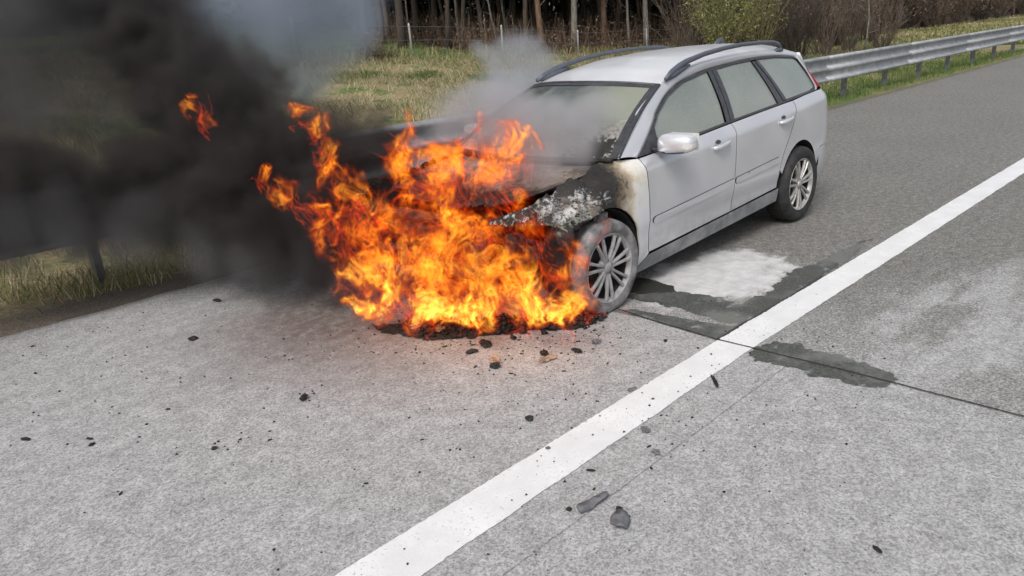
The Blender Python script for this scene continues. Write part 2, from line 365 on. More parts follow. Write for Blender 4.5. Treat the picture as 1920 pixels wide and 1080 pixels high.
# ---- materials
def car_paint(name, burnt=False):
    t = NT(name); c = t.coord(); x, y, z = t.xyz(c)
    n1 = t.noise(c, 3.5, 5, .6); n2 = t.noise(c, 60, 3, .6); n3 = t.noise(c, 11, 6, .65)
    dust = t.math('MULTIPLY', t.mr(n1, .35, .7, .16, .40), t.mr(n2, .3, .7, .7, 1))
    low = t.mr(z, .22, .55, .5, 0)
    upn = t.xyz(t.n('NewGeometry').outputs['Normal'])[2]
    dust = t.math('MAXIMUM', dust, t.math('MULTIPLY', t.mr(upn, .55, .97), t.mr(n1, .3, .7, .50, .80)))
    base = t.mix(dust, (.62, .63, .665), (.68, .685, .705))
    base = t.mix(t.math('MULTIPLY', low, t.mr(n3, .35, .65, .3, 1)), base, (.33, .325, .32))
    rough = t.mr(dust, 0, 1, .33, .6); metal = t.mr(dust, 0, 1, .5, .1)
    nor = None
    if burnt:
        f = t.noise(c, 6, 7, .68); g = t.noise(t.mapv(c, (1, 1, 1.6), rot=(0, .5, 0)), 9, 7, .7, .8); h = t.vor(t.mapv(c, (1, 1, 1.7)), 38)
        edge = t.math('ADD', t.math('ADD', x, t.math('MULTIPLY', t.math('SUBTRACT', f, .5), .42)), t.math('MULTIPLY', t.math('SUBTRACT', z, .70), -.22))
        scorch = t.mr(edge, .34, .12)                     # browned paint
        black = t.mr(edge, .17, .08)                      # burnt away
        white = t.mix(t.mr(f, .3, .7), (.62, .60, .54), (.70, .69, .66))
        base = t.mix(t.mr(edge, .42, .25), base, white)
        base = t.mix(t.math('MULTIPLY', t.mr(edge, .36, .20), t.mr(g, .25, .7, .2, .8)), base, (.46, .36, .22))
        base = t.mix(t.math('MULTIPLY', t.mr(edge, .27, .14), t.mr(f, .25, .7, .45, 1)), base, (.15, .10, .055))
        ch = t.ramp(g, [(.35, (.012, .011, .011)), (.6, (.035, .032, .03)), (.75, (.09, .08, .07))])
        base = t.mix(black, base, ch)
        # pale ash crust left on the wing ahead of the wheel
        ex = t.math('DIVIDE', t.math('SUBTRACT', x, -.30), .27); ez = t.math('DIVIDE', t.math('SUBTRACT', z, .70), .12)
        ed = t.math('SQRT', t.math('ADD', t.math('POWER', ex, 2), t.math('POWER', ez, 2)))
        ash = t.mr(t.math('ADD', ed, t.math('MULTIPLY', t.math('SUBTRACT', g, .5), 3.2)), .62, 1.05, 1, 0)
        acol = t.mix(t.mr(z, .60, .70), (.30, .34, .29), (.56, .56, .56))
        acol = t.mix(t.mr(t.noise(t.mapv(c, (1, 1, 1.8), rot=(0, .6, 0)), 30, 5, .7, .8), .50, .57), acol, (.06, .055, .05))
        acol = t.mix(t.mr(t.noise(c, 13, 6, .7, 1.0), .52, .60), acol, (.20, .175, .15))
        base = t.mix(ash, base, acol)
        tipf = t.math('MULTIPLY', t.mr(x, -.45, -.55), t.mr(t.noise(c, 22, 6, .75, 1.2), .53, .58)); base = t.mix(tipf, base, (.42, .41, .37))
        br = t.math('MAXIMUM', black, ash); rough = t.mr(br, 0, 1, .5, .92); metal = t.mr(t.mr(edge, .45, .3), 0, 1, .15, 0)
        nor = t.bump(t.math('ADD', t.math('MULTIPLY', g, t.math('MAXIMUM', black, .02)), t.math('MULTIPLY', ash, .35)), .9, .03)
    return t.done(t.pbr(base, rough, metal, nor, Coat_Weight=.0 if burnt else .6, Coat_Roughness=.08))
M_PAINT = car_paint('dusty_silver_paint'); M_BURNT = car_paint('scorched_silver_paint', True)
M_TRIM = simple('black_window_trim', (.045, .046, .052), .38, var=.3)
M_SILL = simple('grey_plastic_sill', (.20, .205, .215), .6, var=.35, scale=7)
M_RAIL = simple('roof_rail_plastic', (.085, .095, .12), .42, var=.12)
M_DARK = simple('black_underbody', (.012, .012, .012), .85, var=.4)
M_CHAR = simple('charred_metal', (.022, .020, .019), .9, var=.9, scale=14, bump=.8)
M_RED = simple('red_tail_lamp', (.42, .02, .025), .15, var=.1, Coat_Weight=.6)
M_CLEAR = simple('clear_lamp_plastic', (.62, .62, .58), .15, var=.1, Coat_Weight=.6)
M_RUBBER = simple('tyre_rubber', (.022, .022, .023), .75, var=.5, scale=18)
t = NT('ash_covered_rubber'); c = t.coord(); n1 = t.noise(c, 9, 5, .6)
M_RUBBER_ASH = t.done(t.pbr(t.ramp(n1, [(.33, (.05, .05, .051)), (.5, (.15, .15, .153)), (.68, (.28, .28, .285))]), .9, 0, t.bump(t.noise(c, 40, 4), .4, .004)))
t = NT('alloy_rim'); c = t.coord(); n1 = t.noise(c, 14, 4)
M_RIM = t.done(t.pbr(t.mix(t.mr(n1, .3, .7), (.36, .355, .345), (.50, .495, .48)), .42, .45))
t = NT('ash_dusted_rim'); c = t.coord(); n1 = t.noise(c, 14, 4)
M_RIM_ASH = t.done(t.pbr(t.mix(t.mr(n1, .3, .7), (.22, .22, .228), (.37, .37, .38)), .8, .1))
t = NT('powder_fogged_glass'); c = t.coord(); n1 = t.noise(c, 2.0, 4, .55); n2 = t.noise(c, 75, 3, .7); n3 = t.noise(t.mapv(c, (1, 1, .35)), 24, 4, .6)
x, y, z = t.xyz(c)
col = t.mix(t.mr(n1, .3, .7), (.165, .195, .175), (.235, .258, .232))
col = t.mix(t.math('MULTIPLY', t.mr(z, .9, 1.3, 1, 0), .35), col, (.265, .27, .245))
col = t.mix(t.math('MULTIPLY', t.mr(n2, .5, .7), .22), col, (.50, .51, .48)); col = t.mix(t.math('MULTIPLY', t.mr(n3, .62, .72), .15), col, (.16, .18, .16))
M_GLASS = t.done(t.pbr(col, .3, 0, None, Coat_Weight=.9, Coat_Roughness=.05))
# windscreen: smoke-filled and dark above, powder-caked towards the scuttle
t = NT('smoked_windscreen_glass'); c = t.coord(); x, y, z = t.xyz(c)
n1 = t.noise(c, 2.6, 5, .6); n2 = t.noise(c, 34, 6, .72, .4); n3 = t.noise(t.mapv(c, (1, 1, 2.5)), 12, 6, .7)
smk = t.mix(t.mr(n1, .36, .64), (.052, .062, .058), (.17, .18, .165)); 
smk = t.mix(t.mr(y, -.05, -.48), smk, (.235, .25, .20))
cake = t.mr(t.math('ADD', z, t.math('MULTIPLY', t.math('SUBTRACT', n3, .5), .20)), 1.12, 1.04)
col = t.mix(cake, smk, t.mix(t.mr(n2, .38, .6), (.20, .19, .17), (.37, .36, .33)))
ux = t.math('DIVIDE', t.math('SUBTRACT', y, -.58), .17); uz = t.math('DIVIDE', t.math('SUBTRACT', z, .95), .075)
ud = t.math('SQRT', t.math('ADD', t.math('POWER', ux, 2), t.math('POWER', uz, 2)))
spot = t.mr(t.math('ADD', ud, t.math('MULTIPLY', t.math('SUBTRACT', n2, .5), 3.2)), .95, .7); col = t.mix(spot, col, (.02, .02, .018))
M_WIND = t.done(t.pbr(col, t.mr(cake, 0, 1, .12, .8), 0, t.bump(t.math('MULTIPLY', n2, cake), .5, .01)))
t = NT('ashen_bonnet'); c = t.coord(); x, y, z = t.xyz(c); n1 = t.noise(c, 5, 7, .7); n2 = t.noise(c, 26, 5, .7)
col = t.ramp(n1, [(.30, (.05, .042, .038)), (.46, (.20, .17, .145)), (.60, (.36, .315, .265)), (.75, (.46, .43, .39))])
col = t.mix(t.math('MULTIPLY', t.mr(n2, .52, .68), .7), col, (.04, .035, .03)); col = t.mix(t.mr(t.math('ADD', x, t.math('MULTIPLY', t.math('SUBTRACT', n1, .5), .5)), -.15, -.40), col, (.02, .018, .017))
M_BONNET = t.done(t.pbr(col, .9, 0, t.bump(t.math('ADD', n1, n2), .9, .03)))

# ---- body-side surface: distance of the skin from the widest line, as a function of x and z
belt = lambda x: np.interp(x, (-1, -.3, .366, 1.05, 1.535, 2.4, 3.05, 3.6), (.86, .87, .885, .925, .96, 1.008, 1.045, 1.05))
def off(x, z):
    x = np.asarray(x, float); z = np.asarray(z, float); b = belt(x)
    o = .012 + .16*(z-.60)**2
    o = o + .30*np.maximum(.36-z, 0)**1.6 + .012*smooth01((.50-z)/.12)*smooth01((z-.2)/.2)
    s = np.clip((z-(b-.10))/.10, 0, 1); o = o + .052*s**2.2
    # ahead of the scuttle the wing rolls over to the bonnet
    o = o + .13*smooth01((.42-x)/.35)*np.clip((z-.68)/.2, 0, 1.1)**2.4
    g = np.maximum(z-b, 0); o = o + .36*g + .16*g**2
    # plan taper to tail and nose
    u = np.clip((x-2.3)/1.30, 0, 1); o = o + .075*u**1.6 + .30*np.clip((x-3.06)/.54, 0, 1)**2.3
    v = np.clip((-.15-x)/.75, 0, 1.2); o = o + .10*v**1.5 + .17*np.clip((-.45-x)/.45, 0, 1.3)**2
    return o
def skin(x, z, s=-1, e=0.0):
    return np.stack([x, s*(HW-off(x, z)+e), z], -1)
def skin_n(x, z, s=-1):
    h = .004; gx = -(off(x+h, z)-off(x-h, z))/(2*h); gz = -(off(x, z+h)-off(x, z-h))/(2*h)
    n = np.stack([-gx, np.full_like(gx, s), -gz], -1); return n/np.linalg.norm(n, axis=-1)[..., None]

def resample(poly, h):
    out = []
    for a, b in zip(poly, np.roll(poly, -1, 0)):
        m = max(1, int(round(np.linalg.norm(b-a)/h)))
        out += [a+(b-a)*k/m for k in range(m)]
    return np.array(out)
def inset(p, d):
    if np.sum(p[:, 0]*np.roll(p[:, 1], -1)-np.roll(p[:, 0], -1)*p[:, 1]) < 0: p = p[::-1]
    e = np.roll(p, -1, 0)-p; e /= np.linalg.norm(e, axis=1)[:, None]+1e-9
    nr = np.stack([-e[:, 1], e[:, 0]], 1); a = nr+np.roll(nr, 1, 0); a /= np.maximum((a*nr).sum(1), .6)[:, None]
    return p+a*d
def panel(name, poly, mat, parent=CAR, s=-1, e=0.0, gap=.003, h=.03, depth=.02, warp=None):
    p = inset(resample(np.array(poly, float), h*.7), gap); n = len(p)
    lo, hi = p.min(0), p.max(0)
    gx_, gz_ = np.meshgrid(np.arange(lo[0], hi[0], h), np.arange(lo[1], hi[1], h), indexing='ij')
    gx_ = gx_ + np.where(np.arange(gz_.shape[1]) % 2, h/2, 0)[None]
    q = np.stack([gx_.ravel(), gz_.ravel()], 1); q = q[inside(p, q)]
    if len(q):
        d = np.min(np.linalg.norm(q[:, None]-p[None], axis=2), axis=1); q = q[d > h*.45]
    pts = np.concatenate([p, q]) if len(q) else p
    vv, ee, ff, *_ = delaunay_2d_cdt([Vector(a) for a in pts], [(i, (i+1) % n) for i in range(n)], [], 0, 1e-6)
    vv = np.array([tuple(a) for a in vv]); cen = np.array([vv[list(f)].mean(0) for f in ff]); keep = inside(p, cen)
    ff = [f for f, k in zip(ff, keep) if k]
    P = skin(vv[:, 0], vv[:, 1], s, e); N = skin_n(vv[:, 0], vv[:, 1], s)
    if warp is not None: P = warp(P, N)
    m = len(vv)
    B = skin(p[:, 0], p[:, 1], s, e); NB = skin_n(p[:, 0], p[:, 1], s)
    if warp is not None: B = warp(B, NB)
    C = B-NB*depth; ed = np.roll(p, -1, 0)-np.roll(p, 1, 0); ed /= np.linalg.norm(ed, axis=1)[:, None]+1e-9
    outn = np.stack([ed[:, 1], np.zeros(n), -ed[:, 0]], 1)
    V = np.concatenate([P, B, C]); NN = np.concatenate([N, outn*.8+NB*.5, outn])
    F = list(ff)
    for i in range(n): j = (i+1) % n; F.append((m+i, m+j, m+n+j, m+n+i))
    # orientation
    for k in range(len(ff)):
        a, b, c = F[k]
        if np.dot(np.cross(P[b]-P[a], P[c]-P[a]), N[a]) < 0: F[k] = (a, c, b)
    o = obj(name, V, F, mat, parent)
    if warp is None:
        NN /= np.linalg.norm(NN, axis=1)[:, None]
        o.data.normals_split_custom_set_from_vertices([tuple(k) for k in NN])
    return o

def arc(cx, cz, r, a0, a1, n=14): return [(cx+r*math.cos(R(a)), cz+r*math.sin(R(a))) for a in np.linspace(a0, a1, n)]
FW, RW = (-.02, .30), (2.60, .325)          # wheel centres (x, z)
ARCH_F, ARCH_R = .350, .362
A_door_f = [(.385, .885), (.398, .818), (.412, .65), (.423, .477), (.432, .30), (.445, .262)]   # wing / front door seam, downwards
A_split = [(1.535, .958), (1.512, .80), (1.496, .60), (1.489, .40), (1.487, .318)]
A_rear = [(2.545, 1.014), (2.50, .93), (2.43, .83), (2.345, .725), (2.262, .62), (2.215, .50), (2.210, .362)]
def sub(pl, n=6): return pl
near_parts = {}
def burn_warp(P, N):
    k = smooth01((.10-P[:, 0])/.35)
    d = np.array([mn.fractal(Vector(p)*7, .7, 2.1, 5) for p in P]); d2 = np.array([mn.noise(Vector(p)*26) for p in P])
    return P + N*(k*(.055*d+.02*d2-.018))[:, None]
def ragged(pts, amp, seed):
    return [tuple(q) for q in fray_open(pts, amp, seed)]
def fray_open(pts, amp, seed):
    p = np.array(pts, float); out = []
    for a, b in zip(p[:-1], p[1:]):
        m = max(2, int(np.linalg.norm(b-a)/.018))
        for k in range(m):
            c = a+(b-a)*k/m; out.append(c+amp*np.array([mn.fractal(Vector((c[0]*16, c[1]*16, seed)), .8, 2, 4), mn.fractal(Vector((c[0]*16, c[1]*16, seed+9)), .8, 2, 4)]))
    return out+[p[-1]]
fender_intact = [(.395, .888), (.16, .893), (-.03, .868), (-.29, .842), (-.54, .80), (-.78, .735), (-.86, .66), (-.84, .50), (-.60, .46)] + arc(*FW, ARCH_F, 150, -18) + [(.34, .185), (.40, .21), (.447, .255)] + A_door_f[::-1]
lower_edge = ragged([(-.80, .735), (-.80, .69), (-.66, .675), (-.50, .645), (-.43, .62), (-.45, .54), (-.40, .475), (-.30, .50), (-.20, .555)], .016, 3)
fender_burnt = ragged([(.16, .893), (-.03, .866), (-.29, .842), (-.54, .80), (-.80, .735)], .006, 1) + lower_edge[1:] + arc(*FW, ARCH_F, 118, -18) + [(.34, .185), (.40, .21), (.447, .255)] + A_door_f[::-1]
door_f = A_door_f + [(1.487, .318)] + A_split[::-1][1:] + [(1.05, .925), (.60, .897)]
door_r = A_split + [(2.210, .362)] + A_rear[::-1][1:] + [(2.4, 1.008), (2.0, .986)]
quarter = A_rear[:-1] + arc(*RW, ARCH_R, 158, -6, 20) + [(2.99, .36), (3.00, .46), (3.02, .575), (3.36, .585), (3.375, .62), (3.35, .775), (3.33, .79), (3.33, .98), (3.345, 1.05), (3.05, 1.045), (2.8, 1.032)]
sill = [(.335, .135), (.45, .140), (1.2, .185), (2.23, .245), (2.245, .356), (1.487, .314), (.447, .252), (.34, .19)]
for s in (-1, 1):
    if s < 0: fo = panel('front_wing', fender_burnt, M_BURNT, s=s, h=.022, warp=burn_warp, depth=.012); fo['label'] = 'front wing burnt black with pale ash flaking off'
    else: panel('front_wing', fender_burnt, M_BURNT, s=s, h=.03, warp=burn_warp, depth=.012)
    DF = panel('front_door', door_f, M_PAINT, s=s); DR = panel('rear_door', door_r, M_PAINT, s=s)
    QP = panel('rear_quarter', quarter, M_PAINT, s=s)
    SL = panel('sill', sill, M_SILL, s=s, e=.004, depth=.05)
    # rub strips
    for d, (x0, z0, x1, z1) in ((DF, (.458, .475, 1.483, .545)), (DR, (1.503, .547, 2.19, .592))):
        hh = .024
        pol = [(x0, z0-hh*.5), (x0+.02, z0-hh), (x1-.01, z1-hh), (x1, z1-hh*.5), (x1, z1+hh*.6), (x1-.01, z1+hh), (x0+.02, z0+hh), (x0, z0+hh*.5)]
        panel('rub_strip', pol, M_PAINT, d, s, e=.007, gap=0, h=.03, depth=.009)
    # handles: recess, dark patch painted as the shade behind the grip, grip
    for d, (hx, hz) in ((DF, (1.30, .838)), (DR, (2.30, .888))):
        th = np.linspace(0, 2*np.pi, 22, endpoint=False)
        panel('handle_recess', [(hx-.01+.062*math.cos(a), hz+.004+.043*math.sin(a)) for a in th], M_PAINT, d, s, e=.0012, gap=0, h=.02, depth=.004)
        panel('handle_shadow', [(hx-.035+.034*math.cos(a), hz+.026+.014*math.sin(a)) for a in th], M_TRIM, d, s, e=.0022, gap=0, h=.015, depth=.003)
        pts = []
        for k in np.linspace(-1, 1, 13):
            xx = hx+.11*k; zz = hz+.010*k; pts.append(skin(np.array(xx), np.array(zz), s, .004+.030*(1-abs(k)**3.0)))
        b = MB().tube(pts, [.010+.006*(1-abs(k)**4) for k in np.linspace(-1, 1, 13)], 10, squash=(.75, 1.15)); b.build('door_handle', M_PAINT, d)

    # ---- greenhouse: panes, trims, pillar strip
    fglass = [(.655, .985), (.66, 1.035), (.75, 1.095), (.826, 1.142), (.94, 1.196), (1.067, 1.243), (1.308, 1.297), (1.545, 1.318), (1.50, 1.10), (1.465, .978), (1.05, .948), (.8, .935)]
    rglass = [(1.70, 1.332), (1.95, 1.343), (2.207, 1.346), (2.25, 1.18), (2.285, 1.024), (1.95, 1.0), (1.612, .983), (1.65, 1.15)]
    qglass = [(2.325, 1.352), (2.64, 1.346), (2.90, 1.326), (2.965, 1.295), (3.035, 1.15), (3.05, 1.085), (2.95, 1.068), (2.46, 1.043), (2.39, 1.20)]
    for nm, pol in (('front_side_window', fglass), ('rear_side_window', rglass), ('quarter_window', qglass)):
        panel(nm, pol, M_GLASS, s=s, e=-.008, gap=-.012, h=.05, depth=.006)
    # dark base behind the panes: pillars and frames of the side glass area
    dlo = [(.40, .893), (.52, .965), (.693, 1.078), (.76, 1.126), (.95, 1.217), (1.196, 1.287), (1.549, 1.334), (1.978, 1.360), (2.306, 1.370), (2.644, 1.364), (2.94, 1.340), (3.00, 1.318), (3.045, 1.22), (3.075, 1.095), (3.06, 1.058), (3.0, 1.047), (2.4, 1.012), (1.535, .963), (1.05, .929), (.6, .899)]
    def ring(nm, pol, w, e, mat):
        p = resample(np.array(pol), .03); q = inset(p, w)
        if np.sum(p[:, 0]*np.roll(p[:, 1], -1)-np.roll(p[:, 0], -1)*p[:, 1]) < 0: p = p[::-1]
        n = len(p); A = skin(p[:, 0], p[:, 1], s, e); B = skin(q[:, 0], q[:, 1], s, e+.001); Cc = skin(q[:, 0], q[:, 1], s, e-.02); D = skin(p[:, 0], p[:, 1], s, e-.02)
        V = np.concatenate([D, A, B, Cc]); F = [(k*n+i, k*n+(i+1) % n, (k+1)*n+(i+1) % n, (k+1)*n+i) for k in range(3) for i in range(n)]
        return smooth_angle(obj(nm, V, F, mat, CAR), 40)
    ring('window_frame', dlo, .012, .003, M_TRIM)
    panel('door_pillar', [(1.482, .972), (1.515, 1.10), (1.557, 1.322), (1.615, 1.327), (1.575, 1.10), (1.540, .975)], M_TRIM, s=s, e=.004, gap=.001, h=.04)
    panel('door_pillar', [(1.546, .976), (1.581, 1.10), (1.621, 1.327), (1.690, 1.332), (1.645, 1.12), (1.606, .981)], M_TRIM, s=s, e=.003, gap=.001, h=.04)
    panel('rear_pillar', [(2.218, 1.345), (2.26, 1.17), (2.295, 1.018), (2.385, 1.024), (2.335, 1.18), (2.262, 1.348)], M_TRIM, s=s, e=.003, gap=.001, h=.04)
    panel('rear_pillar', [(2.270, 1.348), (2.343, 1.18), (2.393, 1.026), (2.452, 1.036), (2.385, 1.19), (2.318, 1.350)], M_TRIM, s=s, e=.004, gap=.001, h=.04)
    panel('mirror_sail', [(.42, .905), (.54, .975), (.665, 1.045), (.650, 1.0), (.640, .915), (.5, .902)], M_TRIM, s=s, e=.004, gap=.002, h=.03)
    # pillar and roof-side strip, painted: from the scuttle over the glass to the tailgate
    outer = np.array([(.385, .889), (.52, .970), (.693, 1.082), (.76, 1.130), (.95, 1.221), (1.196, 1.291), (1.549, 1.338), (1.978, 1.364), (2.306, 1.374), (2.644, 1.368), (2.94, 1.344), (3.004, 1.322), (3.05, 1.22), (3.082, 1.095), (3.068, 1.052)])
    inner = np.array([(.225, .115, .905), (.36, .165, .995), (.53, .215, 1.105), (.62, .235, 1.165), (.92, .285, 1.284), (1.14, .310, 1.345), (1.50, .315, 1.390), (1.95, .325, 1.412), (2.306, .33, 1.415), (2.644, .335, 1.408), (3.00, .345, 1.380), (3.16, .36, 1.340), (3.27, .335, 1.22), (3.37, .295, 1.10), (3.41, .27, 1.045)])
    tt = np.linspace(0, 1, len(outer)); ts = np.linspace(0, 1, 90)
    def spl(a):   # Catmull-Rom through the stations
        out = []
        for u in ts*(len(a)-1):
            i = min(int(u), len(a)-2); f = u-i; p0, p1, p2, p3 = a[max(i-1, 0)], a[i], a[i+1], a[min(i+2, len(a)-1)]
            out.append(.5*((2*p1)+(-p0+p2)*f+(2*p0-5*p1+4*p2-p3)*f*f+(-p0+3*p1-3*p2+p3)*f**3))
        return np.array(out)
    O2 = spl(outer); I2 = spl(inner); O3 = skin(O2[:, 0], O2[:, 1], s, .001); I3 = np.stack([I2[:, 0], s*(HW-I2[:, 1]), I2[:, 2]], 1)
    K = 7; NO = skin_n(O2[:, 0], O2[:, 1], s); V = []
    for k in range(K):
        f = k/(K-1); mid = (O3+I3)/2; ctrl = mid + NO*(.016) + np.array((0, 0, .008)); V.append((1-f)**2*O3+2*f*(1-f)*ctrl+f*f*I3)
    lip0 = O3-NO*.02
    V = np.stack([lip0]+V, 1); nu, nv = V.shape[:2]
    obj('roof_pillar', V.reshape(-1, 3), grid_faces(nu, nv), M_PAINT, CAR)
    # ---- roof rail
    rp = np.array([(.965, .262, 1.315), (1.05, .275, 1.352), (1.16, .285, 1.386), (1.27, .292, 1.412), (1.52, .298, 1.448), (1.80, .305, 1.470), (2.08, .31, 1.482), (2.40, .315, 1.480), (2.62, .32, 1.470), (2.72, .325, 1.448), (2.80, .33, 1.400)])
    L = np.array([(a, s*(HW-b), c) for a, b, c in rp]); rr = [.014, .019, .020, .018, .0155, .0145, .0145, .0145, .0155, .017, .014]
    rail = MB().tube(L, rr, 10, squash=(.9, 1.15)).build('roof_rail', M_RAIL, CAR)
    foot = MB().tube([(1.0, s*(HW-.268), 1.318), (1.10, s*(HW-.280), 1.342), (1.22, s*(HW-.292), 1.368), (1.32, s*(HW-.297), 1.385)], [.012, .028, .022, .008], 8, squash=(.8, 1.0)); foot.build('rail_foot', M_RAIL, rail)
    MB().tube([(2.66, s*(HW-.325), 1.40), (2.74, s*(HW-.328), 1.405), (2.81, s*(HW-.332), 1.392)], [.014, .024, .012], 8).build('rail_foot', M_RAIL, rail)
    # ---- door mirror
    mr_ = empty('door_mirror'); mr_.parent = CAR
    cx, cyy, cz = .60, s*(HW+.075), .955
    U = np.linspace(0, 2*np.pi, 28, endpoint=False); W = np.linspace(-np.pi/2, np.pi/2, 15); V = []
    spw = lambda a, p: np.sign(a)*np.abs(a)**p
    for w in W:
        for u in U:
            a = spw(math.cos(w), .62)*spw(math.cos(u), .62); b = spw(math.cos(w), .62)*spw(math.sin(u), .62); cc = spw(math.sin(w), .62)
            lat = a; fwd = b
            X_ = fwd*.078*(1-.25*max(lat, 0)); Y_ = lat*.128; Z_ = cc*.064*(1-.10*lat)+.006*lat
            if fwd < 0: X_ *= 1.15
            V.append((cx+X_-.03*lat*0, cyy+s*Y_, cz+Z_))
    F = [(i*28+j, i*28+(j+1) % 28, (i+1)*28+(j+1) % 28, (i+1)*28+j) for i in range(14) for j in range(28)]
    ho = obj('mirror_housing', V, F, [M_PAINT, M_TRIM, M_CLEAR], mr_)
    for p_ in ho.data.polygons:
        if p_.center.z < cz-.045: p_.material_index = 1
        elif s*(p_.center.y)-s*cyy > .085 and p_.center.z < cz+.004 and p_.center.x < cx+.05: p_.material_index = 2
    MB().tube([(.56, s*(HW-.09), .918), (.58, s*(HW-.03), .915), (.60, s*(HW+.05), .912)], [.026, .022, .024], 10, squash=(1.3, .7)).build('mirror_arm', M_TRIM, mr_)
    gl = MB(); gl.box((cx+.0815, cyy, cz+.004), (.004, .20, .105)); gl.build('mirror_glass', M_CLEAR, mr_, False)
    # ---- tail lamp: tall, up the rear corner
    tl = []
    zs = np.linspace(.78, 1.335, 22)
    for zz in zs:
        xo = np.interp(zz, (.78, .95, 1.05, 1.20, 1.335), (3.425, 3.428, 3.415, 3.29, 3.155)); iy = np.interp(zz, (.78, .95, 1.05, 1.2, 1.335), (.255, .262, .268, .335, .362))
        wd = np.interp(zz, (.78, .9, 1.05, 1.12, 1.335), (.11, .13, .12, .05, .03))
        for k in np.linspace(0, 1, 5): tl.append((xo+.085*k*wd/.12+.012*math.sin(k*3.1), s*(HW-iy-.015+.012-wd*k**1.3), zz))
    panel('tail_lamp_lens', [(3.337, .80), (3.50, .79), (3.54, .92), (3.50, 1.04), (3.355, 1.055), (3.337, .98)], M_RED, s=s, e=.004, gap=0, h=.03)
    tlo = obj('tail_lamp', tl, grid_faces(22, 5), M_RED, CAR); so = tlo.modifiers.new('thick', 'SOLIDIFY'); so.thickness = .02

# ---- roof skin
rows = []
xs = np.linspace(0, 1, 46)
re_x = np.array([.92, 1.14, 1.50, 1.95, 2.306, 2.644, 3.00, 3.16]); re_y = np.array([.285, .310, .315, .325, .33, .335, .345, .36]); re_z = np.array([1.284, 1.345, 1.390, 1.412, 1.415, 1.408, 1.380, 1.340])
for k in np.linspace(-1, 1, 31):
    for u in xs:
        x0 = .92-.175*(1-abs(k)**2); x1 = 3.16+.09*(1-abs(k)**2.5); x = x0+(x1-x0)*u
        xe = .92+(3.16-.92)*u; ye = HW-np.interp(xe, re_x, re_y); ze = np.interp(xe, re_x, re_z)
        crown = (.060+.014*u)*(1-abs(k)**2.4)
        rows.append((x, k*ye, ze+crown*np.interp(u, (0, .12, .25, .9, 1), (.62, .85, 1, 1, .75))-.001))
roof = obj('roof', rows, grid_faces(31, 46), M_PAINT, CAR); roof.data.flip_normals()
fin = MB().tube([(2.60, 0, 1.462), (2.66, 0, 1.490), (2.72, 0, 1.515), (2.75, 0, 1.505), (2.755, 0, 1.462)], [.012, .02, .012, .014, .02], 8, squash=(.7, 1.2)); fin.build('aerial_fin', M_RAIL, CAR)

# ---- windscreen
rows = []
for k in np.linspace(-1, 1, 33):
    xb = .235-.235*(1-abs(k)**2.2); yb = k*(HW-.120); zb = .902+.022*(1-k*k)
    xt = .922-.175*(1-abs(k)**2); yt = k*(HW-.288); zt = 1.284+.0372*(1-abs(k)**2.4)-.004
    for u in np.linspace(0, 1, 20):
        bow = .028*math.sin(math.pi*u)
        rows.append((xb+(xt-xb)*u-bow*.75, yb+(yt-yb)*u, zb+(zt-zb)*u+bow*.8))
ws = obj('windscreen', rows, grid_faces(33, 20), M_WIND, CAR)
A = np.array(rows).reshape(33, 20, 3)
def seal(pts, r, nm='windscreen_seal'): return MB().tube(np.array(pts), r, 6, squash=(1, 1)).build(nm, M_TRIM, ws)
seal(A[0]+(0, -.001, .002), .014); seal(A[-1]+(0, .001, .002), .014); seal(A[:, -1]+(0, 0, .003), .011)
# dark printed border band of the glass
def band(idx_from, idx_to, nm):
    B = A[idx_from:idx_to]; return obj(nm, (B+np.array((-.003, 0, .003))).reshape(-1, 3), grid_faces(B.shape[0], 20), M_TRIM, ws)
band(0, 2, 'glass_border'); band(31, 33, 'glass_border')
T = A[:, 18:20]; obj('glass_border', (T+np.array((-.004, 0, .004))).reshape(-1, 3), grid_faces(33, 2), M_TRIM, ws)

# ---- bonnet: sagging, burnt through ahead of the engine
rows = []; nu, nv = 60, 44
for i, k in enumerate(np.linspace(-1, 1, nu)):
    for j, u in enumerate(np.linspace(0, 1, nv)):
        xr = .215-.235*(1-abs(k)**2.2)-.015; xf = -.50-.12*(1-k*k)+.10*mn.noise(Vector((k*5, 0, 3)))+.05*mn.noise(Vector((k*17, 4, 3))); x = xr+(xf-xr)*u
        yw = HW-np.interp(x, (-.8, -.5, 0, .2), (.33, .25, .185, .155))-.01; y = k*yw
        z = np.interp(x, (-.85, -.5, 0, .25), (.755, .805, .868, .893))-.028+.045*(1-k*k)-.10*(1-k*k)*smooth01(u*1.3)*smooth01((u-.12)/.3)
        p = Vector((x*5, y*5, 1)); z += (.022*mn.fractal(p, .7, 2, 5)+.008*mn.noise(p*5))*smooth01(u*4)*(1-abs(k)**8)
        rows.append((x, y, z))
bo = obj('bonnet', rows, grid_faces(nu, nv), M_BONNET, CAR); bo['label'] = 'bonnet sagging and burnt to grey and brown ash'
so = bo.modifiers.new('thick', 'SOLIDIFY'); so.thickness = .006
MB().tube([(.205-.235*(1-abs(k)**2.2), k*(HW-.135), .897+.02*(1-k*k)) for k in np.linspace(-1, 1, 25)], .014, 6).build('scuttle_seal', M_CHAR, bo)

